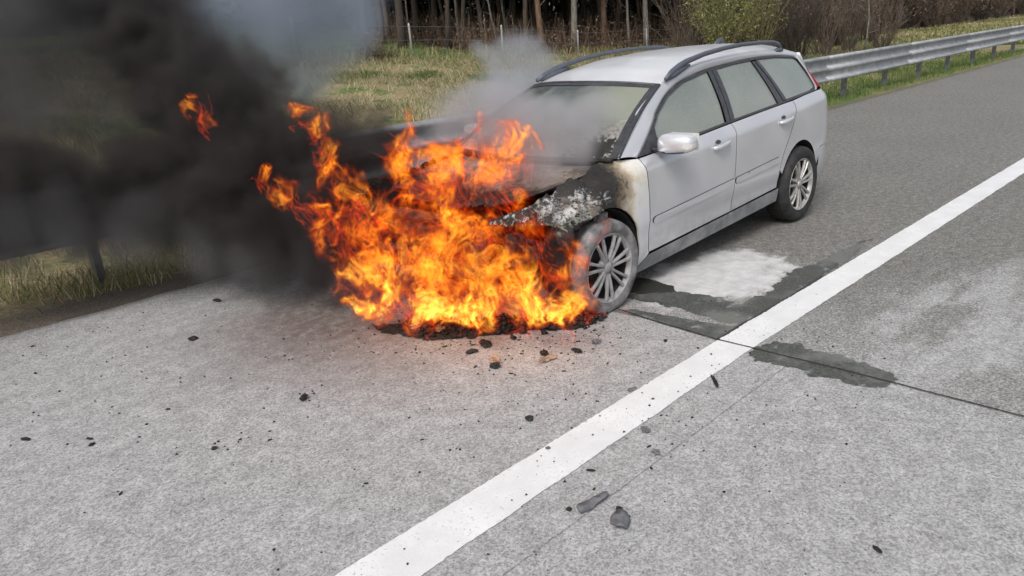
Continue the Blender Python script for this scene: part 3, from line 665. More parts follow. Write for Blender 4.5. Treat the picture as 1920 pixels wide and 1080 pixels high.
# ---- tail: tailgate, rear window, bumper
def tail_x(z): return np.interp(z, (.25, .40, .60, .80, .95, 1.05, 1.2, 1.34, 1.40), (3.50, 3.56, 3.60, 3.56, 3.53, 3.50, 3.40, 3.28, 3.22))
def tail_patch(nm, z0, z1, w0, w1, mat, dx=0.0, par=CAR, curve=.11, n=14):
    rows = []
    for k in np.linspace(-1, 1, 25):
        for zz in np.linspace(z0, z1, n):
            w = np.interp(zz, (z0, z1), (w0, w1)); rows.append((tail_x(zz)+dx-curve*abs(k)**2.6, k*w, zz))
    o = obj(nm, rows, grid_faces(25, n), mat, par); m = o.modifiers.new('thick', 'SOLIDIFY'); m.thickness = .02; m.offset = -1; return o
tg = tail_patch('tailgate', .56, 1.36, .60, .53, M_PAINT)
tail_patch('rear_window', 1.02, 1.30, .50, .46, M_GLASS, .012, tg, .10)
tail_patch('number_plate', .70, .80, .26, .26, M_CLEAR, .012, tg, .01)
rows = []
bx = [(3.02, HW-float(off(3.02, .45))+.002), (3.12, HW-float(off(3.12, .45))+.003), (3.24, HW-float(off(3.24, .45))+.004), (3.34, HW-float(off(3.34, .45))+.004), (3.42, HW-float(off(3.42, .45))), (3.50, .60), (3.555, .50), (3.585, .34), (3.60, .17), (3.605, 0)]
for xx, yy in [(a, -b) for a, b in bx]+[(a, b) for a, b in bx[::-1][1:]]:
    for zz, ins in ((.33, .03), (.37, .006), (.44, 0), (.54, .002), (.565, .015), (.57, .06)): rows.append((xx-ins*.5, yy*(1-ins*.4), zz))
rb = obj('rear_bumper', rows, grid_faces(19, 6), M_PAINT, CAR)

# ---- inner shell, floor and burnt structure of the nose
inner_ = MB()
for s in (-1, 1):
    gx_, gz_ = np.meshgrid(np.linspace(.44, 3.38, 60), np.linspace(0, 1, 26), indexing='ij'); ztop = np.interp(gx_, (.44, .95, 1.5, 2.3, 3.0, 3.38), (.90, 1.20, 1.31, 1.345, 1.32, 1.05))
    zz = .24+(ztop-.24)*gz_; Pp = skin(gx_.ravel(), zz.ravel(), s, -.045)
    low = Pp[:, 2] < .68; dW = np.hypot(Pp[:, 0]-RW[0], Pp[:, 2]-RW[1]) < .40; Pp[dW, 1] = s*.58
    inner_.add(Pp, grid_faces(60, 26))
inner_.build('inner_shell', M_DARK, CAR)
MB().box((1.30, 0, .24), (1.75, 1.40, .08)).box((2.75, 0, .27), (1.1, 1.0, .12)).build('floor_pan', M_DARK, CAR)
for s in (-1, 1):
    for (cx, cz), r, nm in ((FW, ARCH_F-.006, 'wheel_arch'), (RW, ARCH_R-.006, 'wheel_arch')):
        m_ = MB(); a = np.linspace(R(-25), R(205), 22)
        V = [(cx+rr*math.cos(t_), s*yy, max(cz+rr*math.sin(t_), .14)) for t_ in a for yy, rr in ((HW-.035, r), (HW-.05, r-.004), (.60, r-.02), (.54, r-.05), (.54, .05))]
        m_.add(V, grid_faces(22, 5)); m_.build(nm, M_DARK, CAR)
fr = empty('burnt_front_structure'); fr.parent = CAR; fr['label'] = 'blackened engine and front frame inside the flames'
def lump(nm, c, d, seed, par=fr, mat=M_CHAR, amp=.18):
    bm = bmesh.new(); bmesh.ops.create_icosphere(bm, subdivisions=3, radius=1)
    for v in bm.verts:
        p = v.co.copy(); q = Vector([math.copysign(abs(a)**.6, a) for a in p]); k = 1+amp*mn.fractal(q*2.2+Vector((seed*3.1, 0, 0)), .7, 2, 4)
        v.co = Vector((c[0]+q.x*d[0]/2*k, c[1]+q.y*d[1]/2*k, c[2]+q.z*d[2]/2*k))
    me = bpy.data.meshes.new(nm); bm.to_mesh(me); bm.free(); me.materials.append(mat); me.shade_smooth()
    return link(bpy.data.objects.new(nm, me), par)
lump('engine_block', (-.30, .05, .50), (.48, .62, .44), 1); lump('radiator', (-.70, 0, .48), (.07, 1.05, .40), 2, amp=.08); lump('bumper_beam', (-.84, 0, .42), (.09, 1.25, .11), 3, amp=.1)
lump('strut_tower', (-.02, -.55, .66), (.20, .16, .26), 4); lump('strut_tower', (-.02, .55, .66), (.20, .16, .26), 5); lump('front_rail', (-.45, -.50, .38), (.75, .08, .12), 6, amp=.1); lump('front_rail', (-.45, .50, .38), (.75, .08, .12), 7, amp=.1)
lump('lock_panel', (-.72, .1, .64), (.06, .95, .05), 8, amp=.2)
hl = lump('headlamp_remains', (-.60, -.63, .535), (.11, .10, .135), 9, amp=.4); lump('headlamp_remains', (-.62, .62, .55), (.13, .14, .12), 10, amp=.4)
sk = lump('bumper_remnant', (-.60, -.68, .445), (.34, .05, .035), 11, amp=.3)
lump('melted_wheel_liner', (-.03, -.800, .565), (.10, .05, .13), 12, mat=M_RUBBER_ASH, amp=.35)

# ---- wheels
def wheel(nm, x, y, z, s, flat, ash):
    w = empty(nm, (x, y, z)); w.parent = CAR
    Rr, hwid = .318, .1025; rim_r = .212
    prof = [(.205, -.085), (.222, -.097), (.25, -.106), (.283, -.105), (.303, -.094), (.313, -.075), (.318, -.045), (.3185, 0), (.318, .045), (.313, .075), (.303, .094), (.283, .105), (.25, .106), (.222, .097), (.205, .085)]
    if flat: prof = [(r_ if r_ < .23 else .23+(r_-.23)*.80, h_) for r_, h_ in prof]
    b = MB().lathe(prof, 64); V = b.v[0]
    if flat:
        for p in V:
            if p[2] < -(z-.004):
                dz = -(z-.004)-p[2]; p[1] += np.sign(p[1]+1e-6)*dz*.5; p[2] = -(z-.004)+.15*dz*0
            elif p[2] < -.20: p[1] += np.sign(p[1])*.006*((-.20-p[2])/.09)
            k = mn.noise(Vector(p)*9); p += (np.array((p[0], 0, p[2]))/.3)*.005*k if p[2] > -.2 else 0
    ty = b.build('tyre', M_RUBBER_ASH if ash else M_RUBBER, w)
    if not ash:
        g = MB()
        for k, yy in enumerate((-.05, -.017, .017, .05)): g.lathe([(.3192, yy-.0035), (.3195, yy), (.3192, yy+.0035)], 64)
        g.build('tread_groove', M_DARK, ty)
    mr = M_RIM_ASH if ash else M_RIM
    rm = MB().lathe([(.194, -.070), (.199, -.082), (.208, -.090), (.2165, -.098), (.219, -.094), (.216, -.088)], 56)
    rim = smooth_angle(rm.build('rim', mr, w), 50)
    MB().lathe([(.0, .03), (.188, .03), (.187, -.03), (.195, -.072)], 40).build('rim_barrel', M_DARK, rim)
    MB().lathe([(.0, .0), (.14, .0), (.14, .02)], 32).build('brake_disc', M_CHAR if ash else simple('brake_iron', (.12, .115, .11), .5, .6), rim)
    # seven pairs of spokes
    for k in range(7):
        a0 = 2*math.pi*k/7+R(12)
        for dd in (-1, 1):
            sp = MB(); st = []
            for r_, hh, wd, yy in ((.045, .020, .0125, -.070), (.09, .020, .0105, -.078), (.15, .018, .0095, -.086), (.205, .016, .0135, -.086)):
                an = a0+dd*np.interp(r_, (.045, .09, .15, .205), (.20, .165, .150, .150)); ca, sa = math.cos(an), math.sin(an)
                for (u, v) in ((-1, 0), (-.55, -1), (.55, -1), (1, 0), (.8, 1), (-.8, 1)): st.append((r_*ca-u*wd*sa, yy+v*hh*.55, r_*sa+u*wd*ca))
            F = [(i*6+j, i*6+(j+1) % 6, (i+1)*6+(j+1) % 6, (i+1)*6+j) for i in range(3) for j in range(6)]+[tuple(range(6))[::-1], tuple(range(18, 24))]
            smooth_angle(sp.add(st, F).build('spoke', mr, rim), 45)
    hub = MB().lathe([(.0, -.086), (.026, -.087), (.030, -.084), (.032, -.078), (.058, -.078), (.068, -.073), (.070, -.05)], 32).build('hub', mr, rim); smooth_angle(hub, 35)
    for k in range(5):
        a = 2*math.pi*k/5+.3; MB().lathe([(0, -.0795), (.0075, -.0795), (.008, -.076), (.0115, -.0755), (.0125, -.0795), (.0135, -.076)], 12, c=(.049*math.cos(a), 0, .049*math.sin(a))).build('wheel_bolt', M_TRIM, rim)
    MB().lathe([(0, -.0905), (.022, -.0905), (.026, -.0865)], 24).build('centre_cap', M_RIM if not ash else M_RIM_ASH, rim)
    if s > 0: w.rotation_euler = (0, 0, math.pi)
    return w
wheel('wheel', FW[0], -.765, .283, -1, True, True)['label'] = 'front wheel grey with ash on a flattened tyre'
wheel('wheel', RW[0], -.765, .320, -1, False, False)['label'] = 'rear wheel with intact black tyre and alloy rim'
wheel('wheel', FW[0], .765, .283, 1, True, True); wheel('wheel', RW[0], .765, .320, 1, False, False)
# ================================================================ guardrail
def fast_mesh(name, V, F, mats, attrs=None, smooth=False):
    """V (n,3) and F (m,k) arrays, all faces with the same k"""
    V = np.asarray(V, np.float32); F = np.asarray(F, np.int32); me = bpy.data.meshes.new(name); m, k = F.shape
    me.vertices.add(len(V)); me.vertices.foreach_set('co', V.ravel()); me.loops.add(m*k); me.loops.foreach_set('vertex_index', F.ravel())
    me.polygons.add(m); me.polygons.foreach_set('loop_start', np.arange(0, m*k, k, dtype=np.int32))
    me.update(calc_edges=True)
    for mm in (mats if isinstance(mats, (list, tuple)) else [mats]): me.materials.append(mm)
    for nm, arr in (attrs or {}).items():
        a = me.attributes.new(nm, 'FLOAT', 'POINT'); a.data.foreach_set('value', np.asarray(arr, np.float32))
    if smooth: me.shade_smooth()
    return me
t = NT('galvanised_steel'); c = t.pos(); n1 = t.noise(c, 6, 5, .6); n2 = t.vor(c, 55); n3 = t.noise(t.mapv(c, (1, 1, .15)), 9, 4, .6)
col = t.mix(t.mr(n1, .3, .7), (.27, .285, .305), (.40, .415, .43)); col = t.mix(t.math('MULTIPLY', t.mr(n3, .55, .75), .5), col, (.17, .165, .155)); col = t.mix(t.math('MULTIPLY', n2, .12), col, (.5, .52, .55))
M_GALV = t.done(t.pbr(col, t.mr(n1, .3, .7, .42, .62), .45))
M_POST = simple('weathered_post_steel', (.16, .165, .17), .6, .3, var=.3, scale=9)
M_WHITE = simple('white_reflector', (.8, .8, .8), .3, var=.05)
GR = tag(empty('guardrail', (0, 6.285, 0)), 'long galvanised steel guardrail running along the verge behind the car', 'guardrail')
prof = np.array([(.012, .496), (.002, .505), (-.03, .506), (-.062, .500), (-.080, .482), (-.083, .462), (-.074, .442), (-.040, .424), (-.016, .408), (-.012, .330), (-.022, .304), (-.060, .288), (-.078, .272), (-.080, .253), (-.078, .234), (-.060, .218), (-.022, .202), (-.012, .176), (-.016, .098), (-.040, .082), (-.074, .064), (-.083, .044), (-.080, .024), (-.062, .006), (-.03, .0), (.002, .001), (.012, .010)])
SEC = 4.66
def rail_mesh():
    xs = np.array((-SEC/2-.16, -SEC/2+.16, 0, SEC/2-.16)); V = []; n = len(prof)
    for x in (-SEC/2-.16, SEC/2): V += [(x, a+(0 if x < 0 else .004), .372+b) for a, b in prof]
    for x in (-SEC/2-.16, SEC/2): V += [(x, a+.0035+(0 if x < 0 else .004), .372+b) for a, b in prof]
    F = [(i, n+i, n+i+1, i+1) for i in range(n-1)]+[(2*n+i, 2*n+i+1, 3*n+i+1, 3*n+i) for i in range(n-1)]+[(i, i+1, 2*n+i+1, 2*n+i) for i in range(n-1)]
    return mesh('rail_section', V, F, M_GALV)
RM = rail_mesh()
def post_mesh():
    b = MB(); h = .80; z0 = -.35
    b.box((0, .04, (h+z0)/2), (.006, .10, h-z0)); b.box((.026, -.008, (h+z0)/2), (.058, .005, h-z0)); b.box((.026, .088, (h+z0)/2), (.058, .005, h-z0))
    b.box((.0, -.0, .70), (.07, .06, .12)); return b.mesh('post', M_POST, False)
PM = post_mesh()
bm_ = MB().lathe([(0, -.016), (.011, -.015), (.013, -.009), (.020, -.008), (.021, -.003)], 10); BM_ = bm_.mesh('bolt', M_POST)
posts = [16.2+2.33*k for k in range(-0, 20)] + [16.2-2.445*k for k in range(1, 10)]
for X in posts:
    p = link(bpy.data.objects.new('post', PM), GR); p.location = (X, .050, 0); p.rotation_euler = (R(random.uniform(-1.2, 1.2)), R(random.uniform(-1, 1)), 0)
for i in range(-2, 13):
    X = 16.2+1.3+SEC*(i-3)
    o = link(bpy.data.objects.new('rail_section', RM), GR); o.location = (X, 0, 0)
    if 1 <= i <= 8:
        for dx in (-.08, .0, .08)[::2]:
            for zz in (.372+.368, .372+.138):
                b = link(bpy.data.objects.new('bolt', BM_), o); b.location = (SEC/2+dx, -.004, zz)
        for dx in (-1.15, 1.15):
            for zz in (.372+.368, .372+.138):
                b = link(bpy.data.objects.new('bolt', BM_), o); b.location = (dx, -.004, zz)
for X in (20.9, 34.0):
    for zz in (.742, .512):
        th = np.linspace(-np.pi/2, np.pi/2, 9); v = [(0, -.012, -.05)]+[(-.055*math.cos(a), -.012, .05*math.sin(a)) for a in th]+[(0, -.012, .05)]; m = len(v)
        V = [(X+a, b+.0, zz+c) for a, b, c in v]+[(X+a, b+.01, zz+c) for a, b, c in v]
        obj('reflector', V, [tuple(range(m)), tuple(range(2*m-1, m-1, -1))]+[(i, m+i, m+(i+1) % m, (i+1) % m) for i in range(m)], M_WHITE, GR, False)

# ================================================================ wire fence on the slope
M_FPOST = simple('pale_fence_post', (.36, .37, .38), .6, .2, var=.15)
M_WIRE = simple('fence_wire', (.22, .22, .23), .5, .5, var=.1)
FY = 24.0
fposts = [FY/math.tan(R(a)) for a in (71.0, 65.6, 60.6, 56.2, 52.3, 48.8, 45.6, 42.6, 40.0, 37.4, 35.0, 32.9, 31.0)]
FN = tag(empty('wire_fence', (0, FY, 0)), 'pale posts and thin wires of the fence along the wood', 'fence')
for X in fposts[2::2] if False else [fposts[i] for i in (0, 1, 2, 4, 6, 8, 10, 12)]:
    z0 = float(tz(X, FY)); lean = random.uniform(-.05, .03)
    MB().tube([(X, 0, z0-.2), (X+lean, 0, z0+1.35), (X+lean*1.02, 0, z0+1.42)], [.042, .042, .03], 8).build('fence_post', M_FPOST, FN)
for h in (.35, .75, 1.25):
    Xs = np.linspace(5, 44, 60); MB().tube([(x, -.03, float(zfence(x))+h+.02*math.sin(x)) for x in Xs], .0075, 4, caps=False).build('wire', M_WIRE, FN)

# ================================================================ grass
t = NT('grass_blades'); a = t.n('Attribute', _attribute_name='tone').outputs['Fac']; hgt = t.n('Attribute', _attribute_name='along').outputs['Fac']
col = t.ramp(a, [(0, (.055, .105, .022)), (.35, (.12, .195, .045)), (.5, (.19, .23, .075)), (.65, (.33, .27, .145)), (1, (.60, .51, .33))])
b = t.pbr(col, .75); tr = t.n('BsdfTranslucent', Color=col); M_GRASS = t.done(t.n('MixShader', Fac=.25, i1=b, i2=tr))
def blades(name, X, Y, H, W, tone, lean, label, cat='grass'):
    n = len(X); Z = tz(X, Y)-.01; a = rng.uniform(0, 2*np.pi, n); la = rng.uniform(0, 2*np.pi, n) if np.ndim(lean) == 0 else lean[1]; lm = lean if np.ndim(lean) == 0 else lean[0]
    base = np.stack([X, Y, Z], 1); side = np.stack([np.cos(a), np.sin(a), 0*a], 1)*W[:, None]/2; ld = np.stack([np.cos(la), np.sin(la), 0*a], 1)
    k = lm*rng.uniform(.3, 1.3, n)*H
    m1 = base+ld*(k*.35)[:, None]+np.array((0, 0, 1))*(H*.62)[:, None]; tip = base+ld*(k*1.0)[:, None]+np.array((0, 0, 1))*(H*np.clip(1-lm*.55*rng.uniform(.5, 1.2, n), .12, 1))[:, None]
    V = np.stack([base-side, base+side, m1+side*.8, m1-side*.8, tip+side*.15, tip-side*.15], 1).reshape(-1, 3)
    i = np.arange(n)[:, None]*6; F = np.concatenate([i+np.array((0, 1, 2, 3)), i+np.array((3, 2, 4, 5))])
    me = fast_mesh(name, V, F, M_GRASS, {'tone': np.repeat(np.clip(tone, 0, 1), 6), 'along': np.tile((0, 0, .6, .6, 1, 1), n)})
    return tag(link(bpy.data.objects.new(name, me)), label, cat, kind='stuff')
def pnoise(X, Y, s, seed=0):
    return np.sin(X*s+1.3*seed)*np.sin(Y*s*1.13+seed)+.6*np.sin(X*s*2.3+Y*s*1.7+seed*2)+.4*np.sin(X*s*4.1-Y*s*3.7+seed)
# short verge grass beside the road: green further on, dry and dusty near the fire
n = 42000; X = -2+34*rng.random(n)**1.15; Y = 5.86+3.6*rng.random(n)**1.5
keep = (pnoise(X, Y, 2.1, 1) > -.9+.9*np.clip((7-X)/4, 0, 1)) & (Y > 5.95+.3*np.clip((7-X)/4, 0, 1)*rng.random(n)) & (Y > 5.95+.12*pnoise(X, Y, 3, 2)); X, Y = X[keep], Y[keep]; n = len(X)
tone = .30+.13*pnoise(X, Y, .9, 3)+.10*rng.standard_normal(n)+.55*np.clip((8-X)/5, 0, 1)*rng.random(n)**.6+.35*np.exp(-((Y-6.0)/.12)**2)*rng.random(n)
blades('verge_grass', X, Y, rng.uniform(.05, .16, n)*(1+.5*(Y > 6.6)), rng.uniform(.006, .012, n), tone, .6, 'short grass on the verge under the guardrail')
# taller tufts at the foot of the posts on the left
n = 9000; X = rng.uniform(-2.5, 6, n); Y = rng.uniform(6.05, 8.5, n); cl = pnoise(X, Y, 2.6, 5) > .1; X, Y = X[cl], Y[cl]; n = len(X)
blades('tuft_grass', X, Y, rng.uniform(.15, .38, n), rng.uniform(.005, .009, n), .66+.22*rng.standard_normal(n), 1.2, 'long pale tufts of grass around the guardrail posts')
# dead straw on the slope between guardrail and fence
n = 170000; X = rng.uniform(1, 40, n); Y = 8+16.5*rng.random(n); f = pnoise(X, Y, .75, 7)+.5*pnoise(X, Y, 2.3, 8); keep = (f+.05*(Y-15) > -.55+rng.random(n)*.9) & (Y < 23.9); X, Y, f = X[keep], Y[keep], f[keep]; n = len(X)
la = 2.4+1.2*np.sin(X*1.1)+1.1*np.sin(Y*1.4+2)+rng.standard_normal(n)*1.1
tone = np.where(rng.random(n) < .32, .2+.15*rng.random(n), .84+.16*rng.standard_normal(n)); tone = tone-.5*(pnoise(X, Y, .5, 9) < -.35)*(Y < 19)
blades('dry_grass', X, Y, rng.uniform(.10, .34, n)*(1+.6*smooth01((Y-19)/4)), rng.uniform(.007, .015, n), tone, (rng.uniform(.9, 2.3, n), la), 'matted dead straw-coloured grass covering the slope')
# meadow beyond the fence
n = 26000; X = rng.uniform(4, 32, n); Y = 24.2+24*rng.random(n)**1.4; keep = X-.36*(Y-24) < 23.5; X, Y = X[keep], Y[keep]; n = len(X)
blades('meadow_grass', X, Y, rng.uniform(.08, .20, n), rng.uniform(.02, .045, n), .26+.10*rng.standard_normal(n), .7, 'bright green meadow rising beyond the fence')
# far strip of grass on the right, beyond the guardrail
n = 26000; X = 38+90*rng.random(n)**1.6; Y = rng.uniform(7, 20.5, n)
blades('far_grass', X, Y, rng.uniform(.10, .28, n), rng.uniform(.03, .06, n), .55+.16*pnoise(X, Y, .35, 4)+.12*rng.standard_normal(n), .7, 'yellowish grass strip beyond the guardrail, far right')
# tall dead weeds along the fence
n = 4500; X = rng.uniform(8, 40, n); Y = rng.normal(23.1, .8, n); keep = pnoise(X, Y, 1.1, 12) > -.2; X, Y = X[keep], Y[keep]; n = len(X)
blades('dry_weeds', X, Y, rng.uniform(.4, 1.05, n), rng.uniform(.010, .02, n), .60+.10*rng.standard_normal(n), .8, 'tall dead brown weeds along the foot of the wire fence', 'weeds')
# ================================================================ trees, shrubs and undergrowth
def bark(name, c0, c1, c2):
    t = NT(name); c = t.coord(); n1 = t.noise(t.mapv(c, (1, 1, .18)), 16, 6, .65); n2 = t.noise(c, 2.2, 4, .6)
    col = t.ramp(n1, [(.3, c0), (.52, c1), (.74, c2)]); col = t.mix(t.math('MULTIPLY', t.mr(n2, .5, .68), .35), col, (.07, .085, .04))
    return t.done(t.pbr(col, .92, 0, t.bump(n1, .8, .03)))
M_BARK = [bark('brown_bark', (.035, .026, .02), (.10, .075, .055), (.19, .145, .11)), bark('grey_bark', (.06, .055, .045), (.19, .175, .15), (.33, .31, .27)), bark('dark_bark', (.022, .018, .015), (.05, .04, .032), (.09, .07, .055)), bark('reddish_bark', (.06, .035, .022), (.16, .095, .06), (.27, .175, .12))]
M_TWIG = simple('brown_twigs', (.125, .10, .075), .9, var=.4, scale=3); M_TWIGD = simple('dark_twigs', (.04, .03, .024), .9, var=.4, scale=3); M_WILLOW = simple('olive_twigs', (.17, .15, .07), .85, var=.35, scale=3)
def leaf_mat(name, stops):
    t = NT(name); a = t.n('Attribute', _attribute_name='tone').outputs['Fac']; col = t.ramp(a, stops)
    return t.done(t.n('MixShader', Fac=.2, i1=t.pbr(col, .7), i2=t.n('BsdfTranslucent', Color=col)))
M_NEEDLE = leaf_mat('spruce_needles', [(0, (.010, .018, .010)), (.6, (.022, .038, .018)), (1, (.04, .06, .025))])
M_LEAFD = leaf_mat('dark_canopy_leaves', [(0, (.018, .022, .010)), (.6, (.04, .045, .018)), (1, (.07, .07, .03))])
M_BUD = leaf_mat('young_willow_leaves', [(0, (.13, .16, .04)), (.6, (.22, .25, .07)), (1, (.33, .34, .12))])
M_DEAD = leaf_mat('dead_brown_leaves', [(0, (.07, .045, .03)), (.6, (.15, .10, .065)), (1, (.26, .185, .12))])
def cards(C, size, rngk, flat=.0):
    n = len(C); a = rngk.standard_normal((n, 3)); a /= np.linalg.norm(a, axis=1)[:, None]; b = rngk.standard_normal((n, 3)); b -= a*(a*b).sum(1)[:, None]; b /= np.linalg.norm(b, axis=1)[:, None]
    s = np.broadcast_to(size, (n,))[:, None]*rngk.uniform(.6, 1.3, (n, 1)); b = b*.55
    V = np.stack([C-a*s, C+b*s*.7-a*s*.1, C+a*s, C-b*s*.7+a*s*.1], 1).reshape(-1, 3); return V, np.arange(4*n).reshape(n, 4)
def limb(b, p, d, L, r, depth, rk, up_=.25, n=5, sides=5, kids=3, spread=.8):
    pts = [np.array(p, float)]; d = np.array(d, float)/np.linalg.norm(d)
    for i in range(n): d = d+rk.standard_normal(3)*.13+np.array((0, 0, up_*.12)); d /= np.linalg.norm(d); pts.append(pts[-1]+d*L/n)
    b.tube(pts, np.linspace(r, r*.35, n+1), sides, caps=False)
    if depth > 0:
        for k in range(kids):
            i = rk.integers(1, n+1); nd = d+rk.standard_normal(3)*spread; limb(b, pts[i], nd, L*rk.uniform(.4, .65), r*.5, depth-1, rk, up_, max(3, n-1), max(3, sides-1), kids, spread)
def tree_meshes(seed, h, r, crown_lo, bm_i):
    rk = np.random.default_rng(seed); b = MB(); zz = np.linspace(-.3, h, 12); lean = rk.standard_normal(2)*.025; wob = np.cumsum(rk.standard_normal((12, 2))*.05, 0)
    path = np.c_[lean[0]*zz+wob[:, 0]*np.clip(zz/4, 0, 1), lean[1]*zz+wob[:, 1]*np.clip(zz/4, 0, 1), zz]; rad = r*(1-.75*np.clip(zz, 0, h)/h); rad[0] *= 1.5; rad[1] *= 1.08
    b.tube(path, rad, 9)
    for k in range(11):
        z = rk.uniform(2.2, h*.95); i = np.interp(z, zz, path[:, 0]), np.interp(z, zz, path[:, 1]), z; a = rk.uniform(0, 2*np.pi)
        limb(b, i, (math.cos(a), math.sin(a), rk.uniform(.1, .7)), rk.uniform(.8, 2.4)*(1 if z < crown_lo else 1.2), r*.22, 1, rk, .3, 4, 4, 2)
    tm = b.mesh('trunk', M_BARK[bm_i])
    n = 900; ph = rk.uniform(0, 2*np.pi, n); u = rk.random(n); z = crown_lo+(h*1.08-crown_lo)*rk.random(n); rr = (1.0+1.9*np.sin(np.clip((z-crown_lo)/(h*1.08-crown_lo), 0, 1)*np.pi)**.7)*np.sqrt(u)
    cl = rk.integers(0, 26, n); cc = rk.standard_normal((26, 3))*np.array((1.3, 1.3, .8)); C = np.c_[rr*np.cos(ph), rr*np.sin(ph), z]+cc[cl]*.7
    V, F = cards(C, .42, rk); cm = fast_mesh('crown', V, F, M_LEAFD, {'tone': np.repeat(rk.random(n), 4)})
    return tm, cm
def spruce_meshes(seed, h):
    rk = np.random.default_rng(seed); tm = MB().tube([(0, 0, -.3), (0, 0, h*.5), (0, 0, h)], [.16, .1, .02], 7).mesh('trunk', M_BARK[2]); C = []; 
    for z in np.linspace(.5, h, 34):
        L = (1-z/h)**.8*2.3+.15; m = int(5+7*(1-z/h))
        for k in range(m):
            a = rk.uniform(0, 2*np.pi)
            for s in np.linspace(.25, 1, 7): C.append((L*s*math.cos(a)+rk.normal()*.10, L*s*math.sin(a)+rk.normal()*.10, z-.35*s*L*.5+rk.normal()*.10))
    C = np.array(C); V, F = cards(C, .30, rk); return tm, fast_mesh('crown', V, F, M_NEEDLE, {'tone': np.repeat(rk.random(len(C)), 4)})
TM = [tree_meshes(100+i, 12+1.0*(i % 3), (.15, .19, .13, .17, .11, .21)[i], 5.2+.5*(i % 3), (0, 1, 2, 3, 1, 2)[i]) for i in range(6)]
SM = [spruce_meshes(200+i, 11+2*i) for i in range(3)]
def plant_tree(name, pair, X, Y, rz, sc, label, group):
    e = empty(name, (X, Y, float(tz(X, Y))-.02), rz); e.scale = (sc, sc, sc); tag(e, label, 'tree', group)
    for nm, me in zip(('trunk', 'crown'), pair): link(bpy.data.objects.new(nm, me), e)
    return e
def az_px(u): d = fw*FPX+rt2*(u-960)-up2*(60-540); return math.atan2(d.y, d.x)
front = [(682, 36, 5, 'dark trunk at the meadow edge beside the drifting smoke'), (716, 33, 2, 'slim dark trunk second from the smoke above the meadow'), (752, 31, 5, 'dark trunk behind the first fence post clear of the smoke'), (838, 30.5, 2, 'thin dark trunk rising where the green meadow ends'), (905, 30, 2, 'dark trunk behind the gap in the fence left of the white puff'), (985, 29, 0, 'brown trunk standing behind the white puff of smoke'),
         (1016, 27.5, 3, 'reddish trunk just right of the white puff of smoke'), (1076, 26.5, 1, 'pale grey trunk nearest the fence above the windscreen'), (1131, 27, 3, 'reddish-brown trunk above the far roof rail'), (1179, 26, 4, 'very thin pale trunk above the car roof'), (1211, 25.6, 1, 'pale crooked trunk at the right end of the visible fence'), (1262, 27, 2, 'dark trunk left of the olive-green bush')]
for k, (u, Y, vi, lab) in enumerate(front):
    a = az_px(u); plant_tree('tree', TM[vi], Y/math.tan(a), Y, random.uniform(0, 6.28), {1076: .95, 1179: .75, 1211: .9}.get(u, 1.0), lab, 'trees at the edge of the wood')
slim = [tree_meshes(140+i, 9+i, (.055, .075, .065)[i], 5.6, (0, 1, 2)[i]) for i in range(3)]
# the depth of the wood: look-alike trees behind the first row
cnt = 0; tries = 0; placed = []
while cnt < 130 and tries < 6000:
    tries += 1; u = random.uniform(640, 1500); Y = 29+26*random.random()**1.2; a = az_px(u); X = Y/math.tan(a)
    if Y < 30 and u < 860: continue
    if X-.36*(Y-24) < 24.5 or any((X-q[0])**2+(Y-q[1])**2 < 1.6 for q in placed): continue
    placed.append((X, Y)); cnt += 1
    sl = cnt % 3 == 0
    e = plant_tree('tree', slim[cnt % 9//3] if sl else TM[random.choice((0, 2, 5, 2, 3, 0))], X, Y, random.uniform(0, 6.28), random.uniform(.8, 1.15), 'slim pole-like trunk among thicker ones in the wood' if sl else 'bare dark trunk deep in the shade of the wood', 'slim trees in the wood' if sl else 'trees deep in the wood')
    e.rotation_euler.x = R(random.gauss(0, 3.0)); e.rotation_euler.y = R(random.gauss(0, 3.0))
for k in range(46):
    u = 640+k*20+random.uniform(-8, 8); a = az_px(u); Y = random.uniform(52, 62) if u < 1250 else random.uniform(34, 44); X = Y/math.tan(a)
    plant_tree('spruce_tree', SM[k % 3], X, Y, random.uniform(0, 6.28), random.uniform(.8, 1.1), 'dark spruce closing off the back of the wood', 'spruces at the back of the wood')
for k in range(22):
    X = -16+k*2.7+random.uniform(-.8, .8); Y = random.uniform(58, 66)
    plant_tree('spruce_tree', SM[k % 3], X, Y, random.uniform(0, 6.28), random.uniform(.9, 1.2), 'dark spruce beyond the meadow behind the black smoke', 'spruces beyond the meadow')
for k in range(44):
    X = 42+k*2.6*(1+k*.02)+random.uniform(-.7, .7); Y = random.uniform(20.5, 25)+k*.05
    if k % 3: plant_tree('tree', TM[(2, 5, 0)[k % 3]], X, Y, random.uniform(0, 6.28), random.uniform(.8, 1.1), 'dark tree in the row behind the far grass strip', 'trees behind the far grass strip')
    else: plant_tree('spruce_tree', SM[k % 3], X, Y+4, random.uniform(0, 6.28), 1, 'dark spruce behind the row beyond the far grass strip', 'spruces behind the far grass strip')
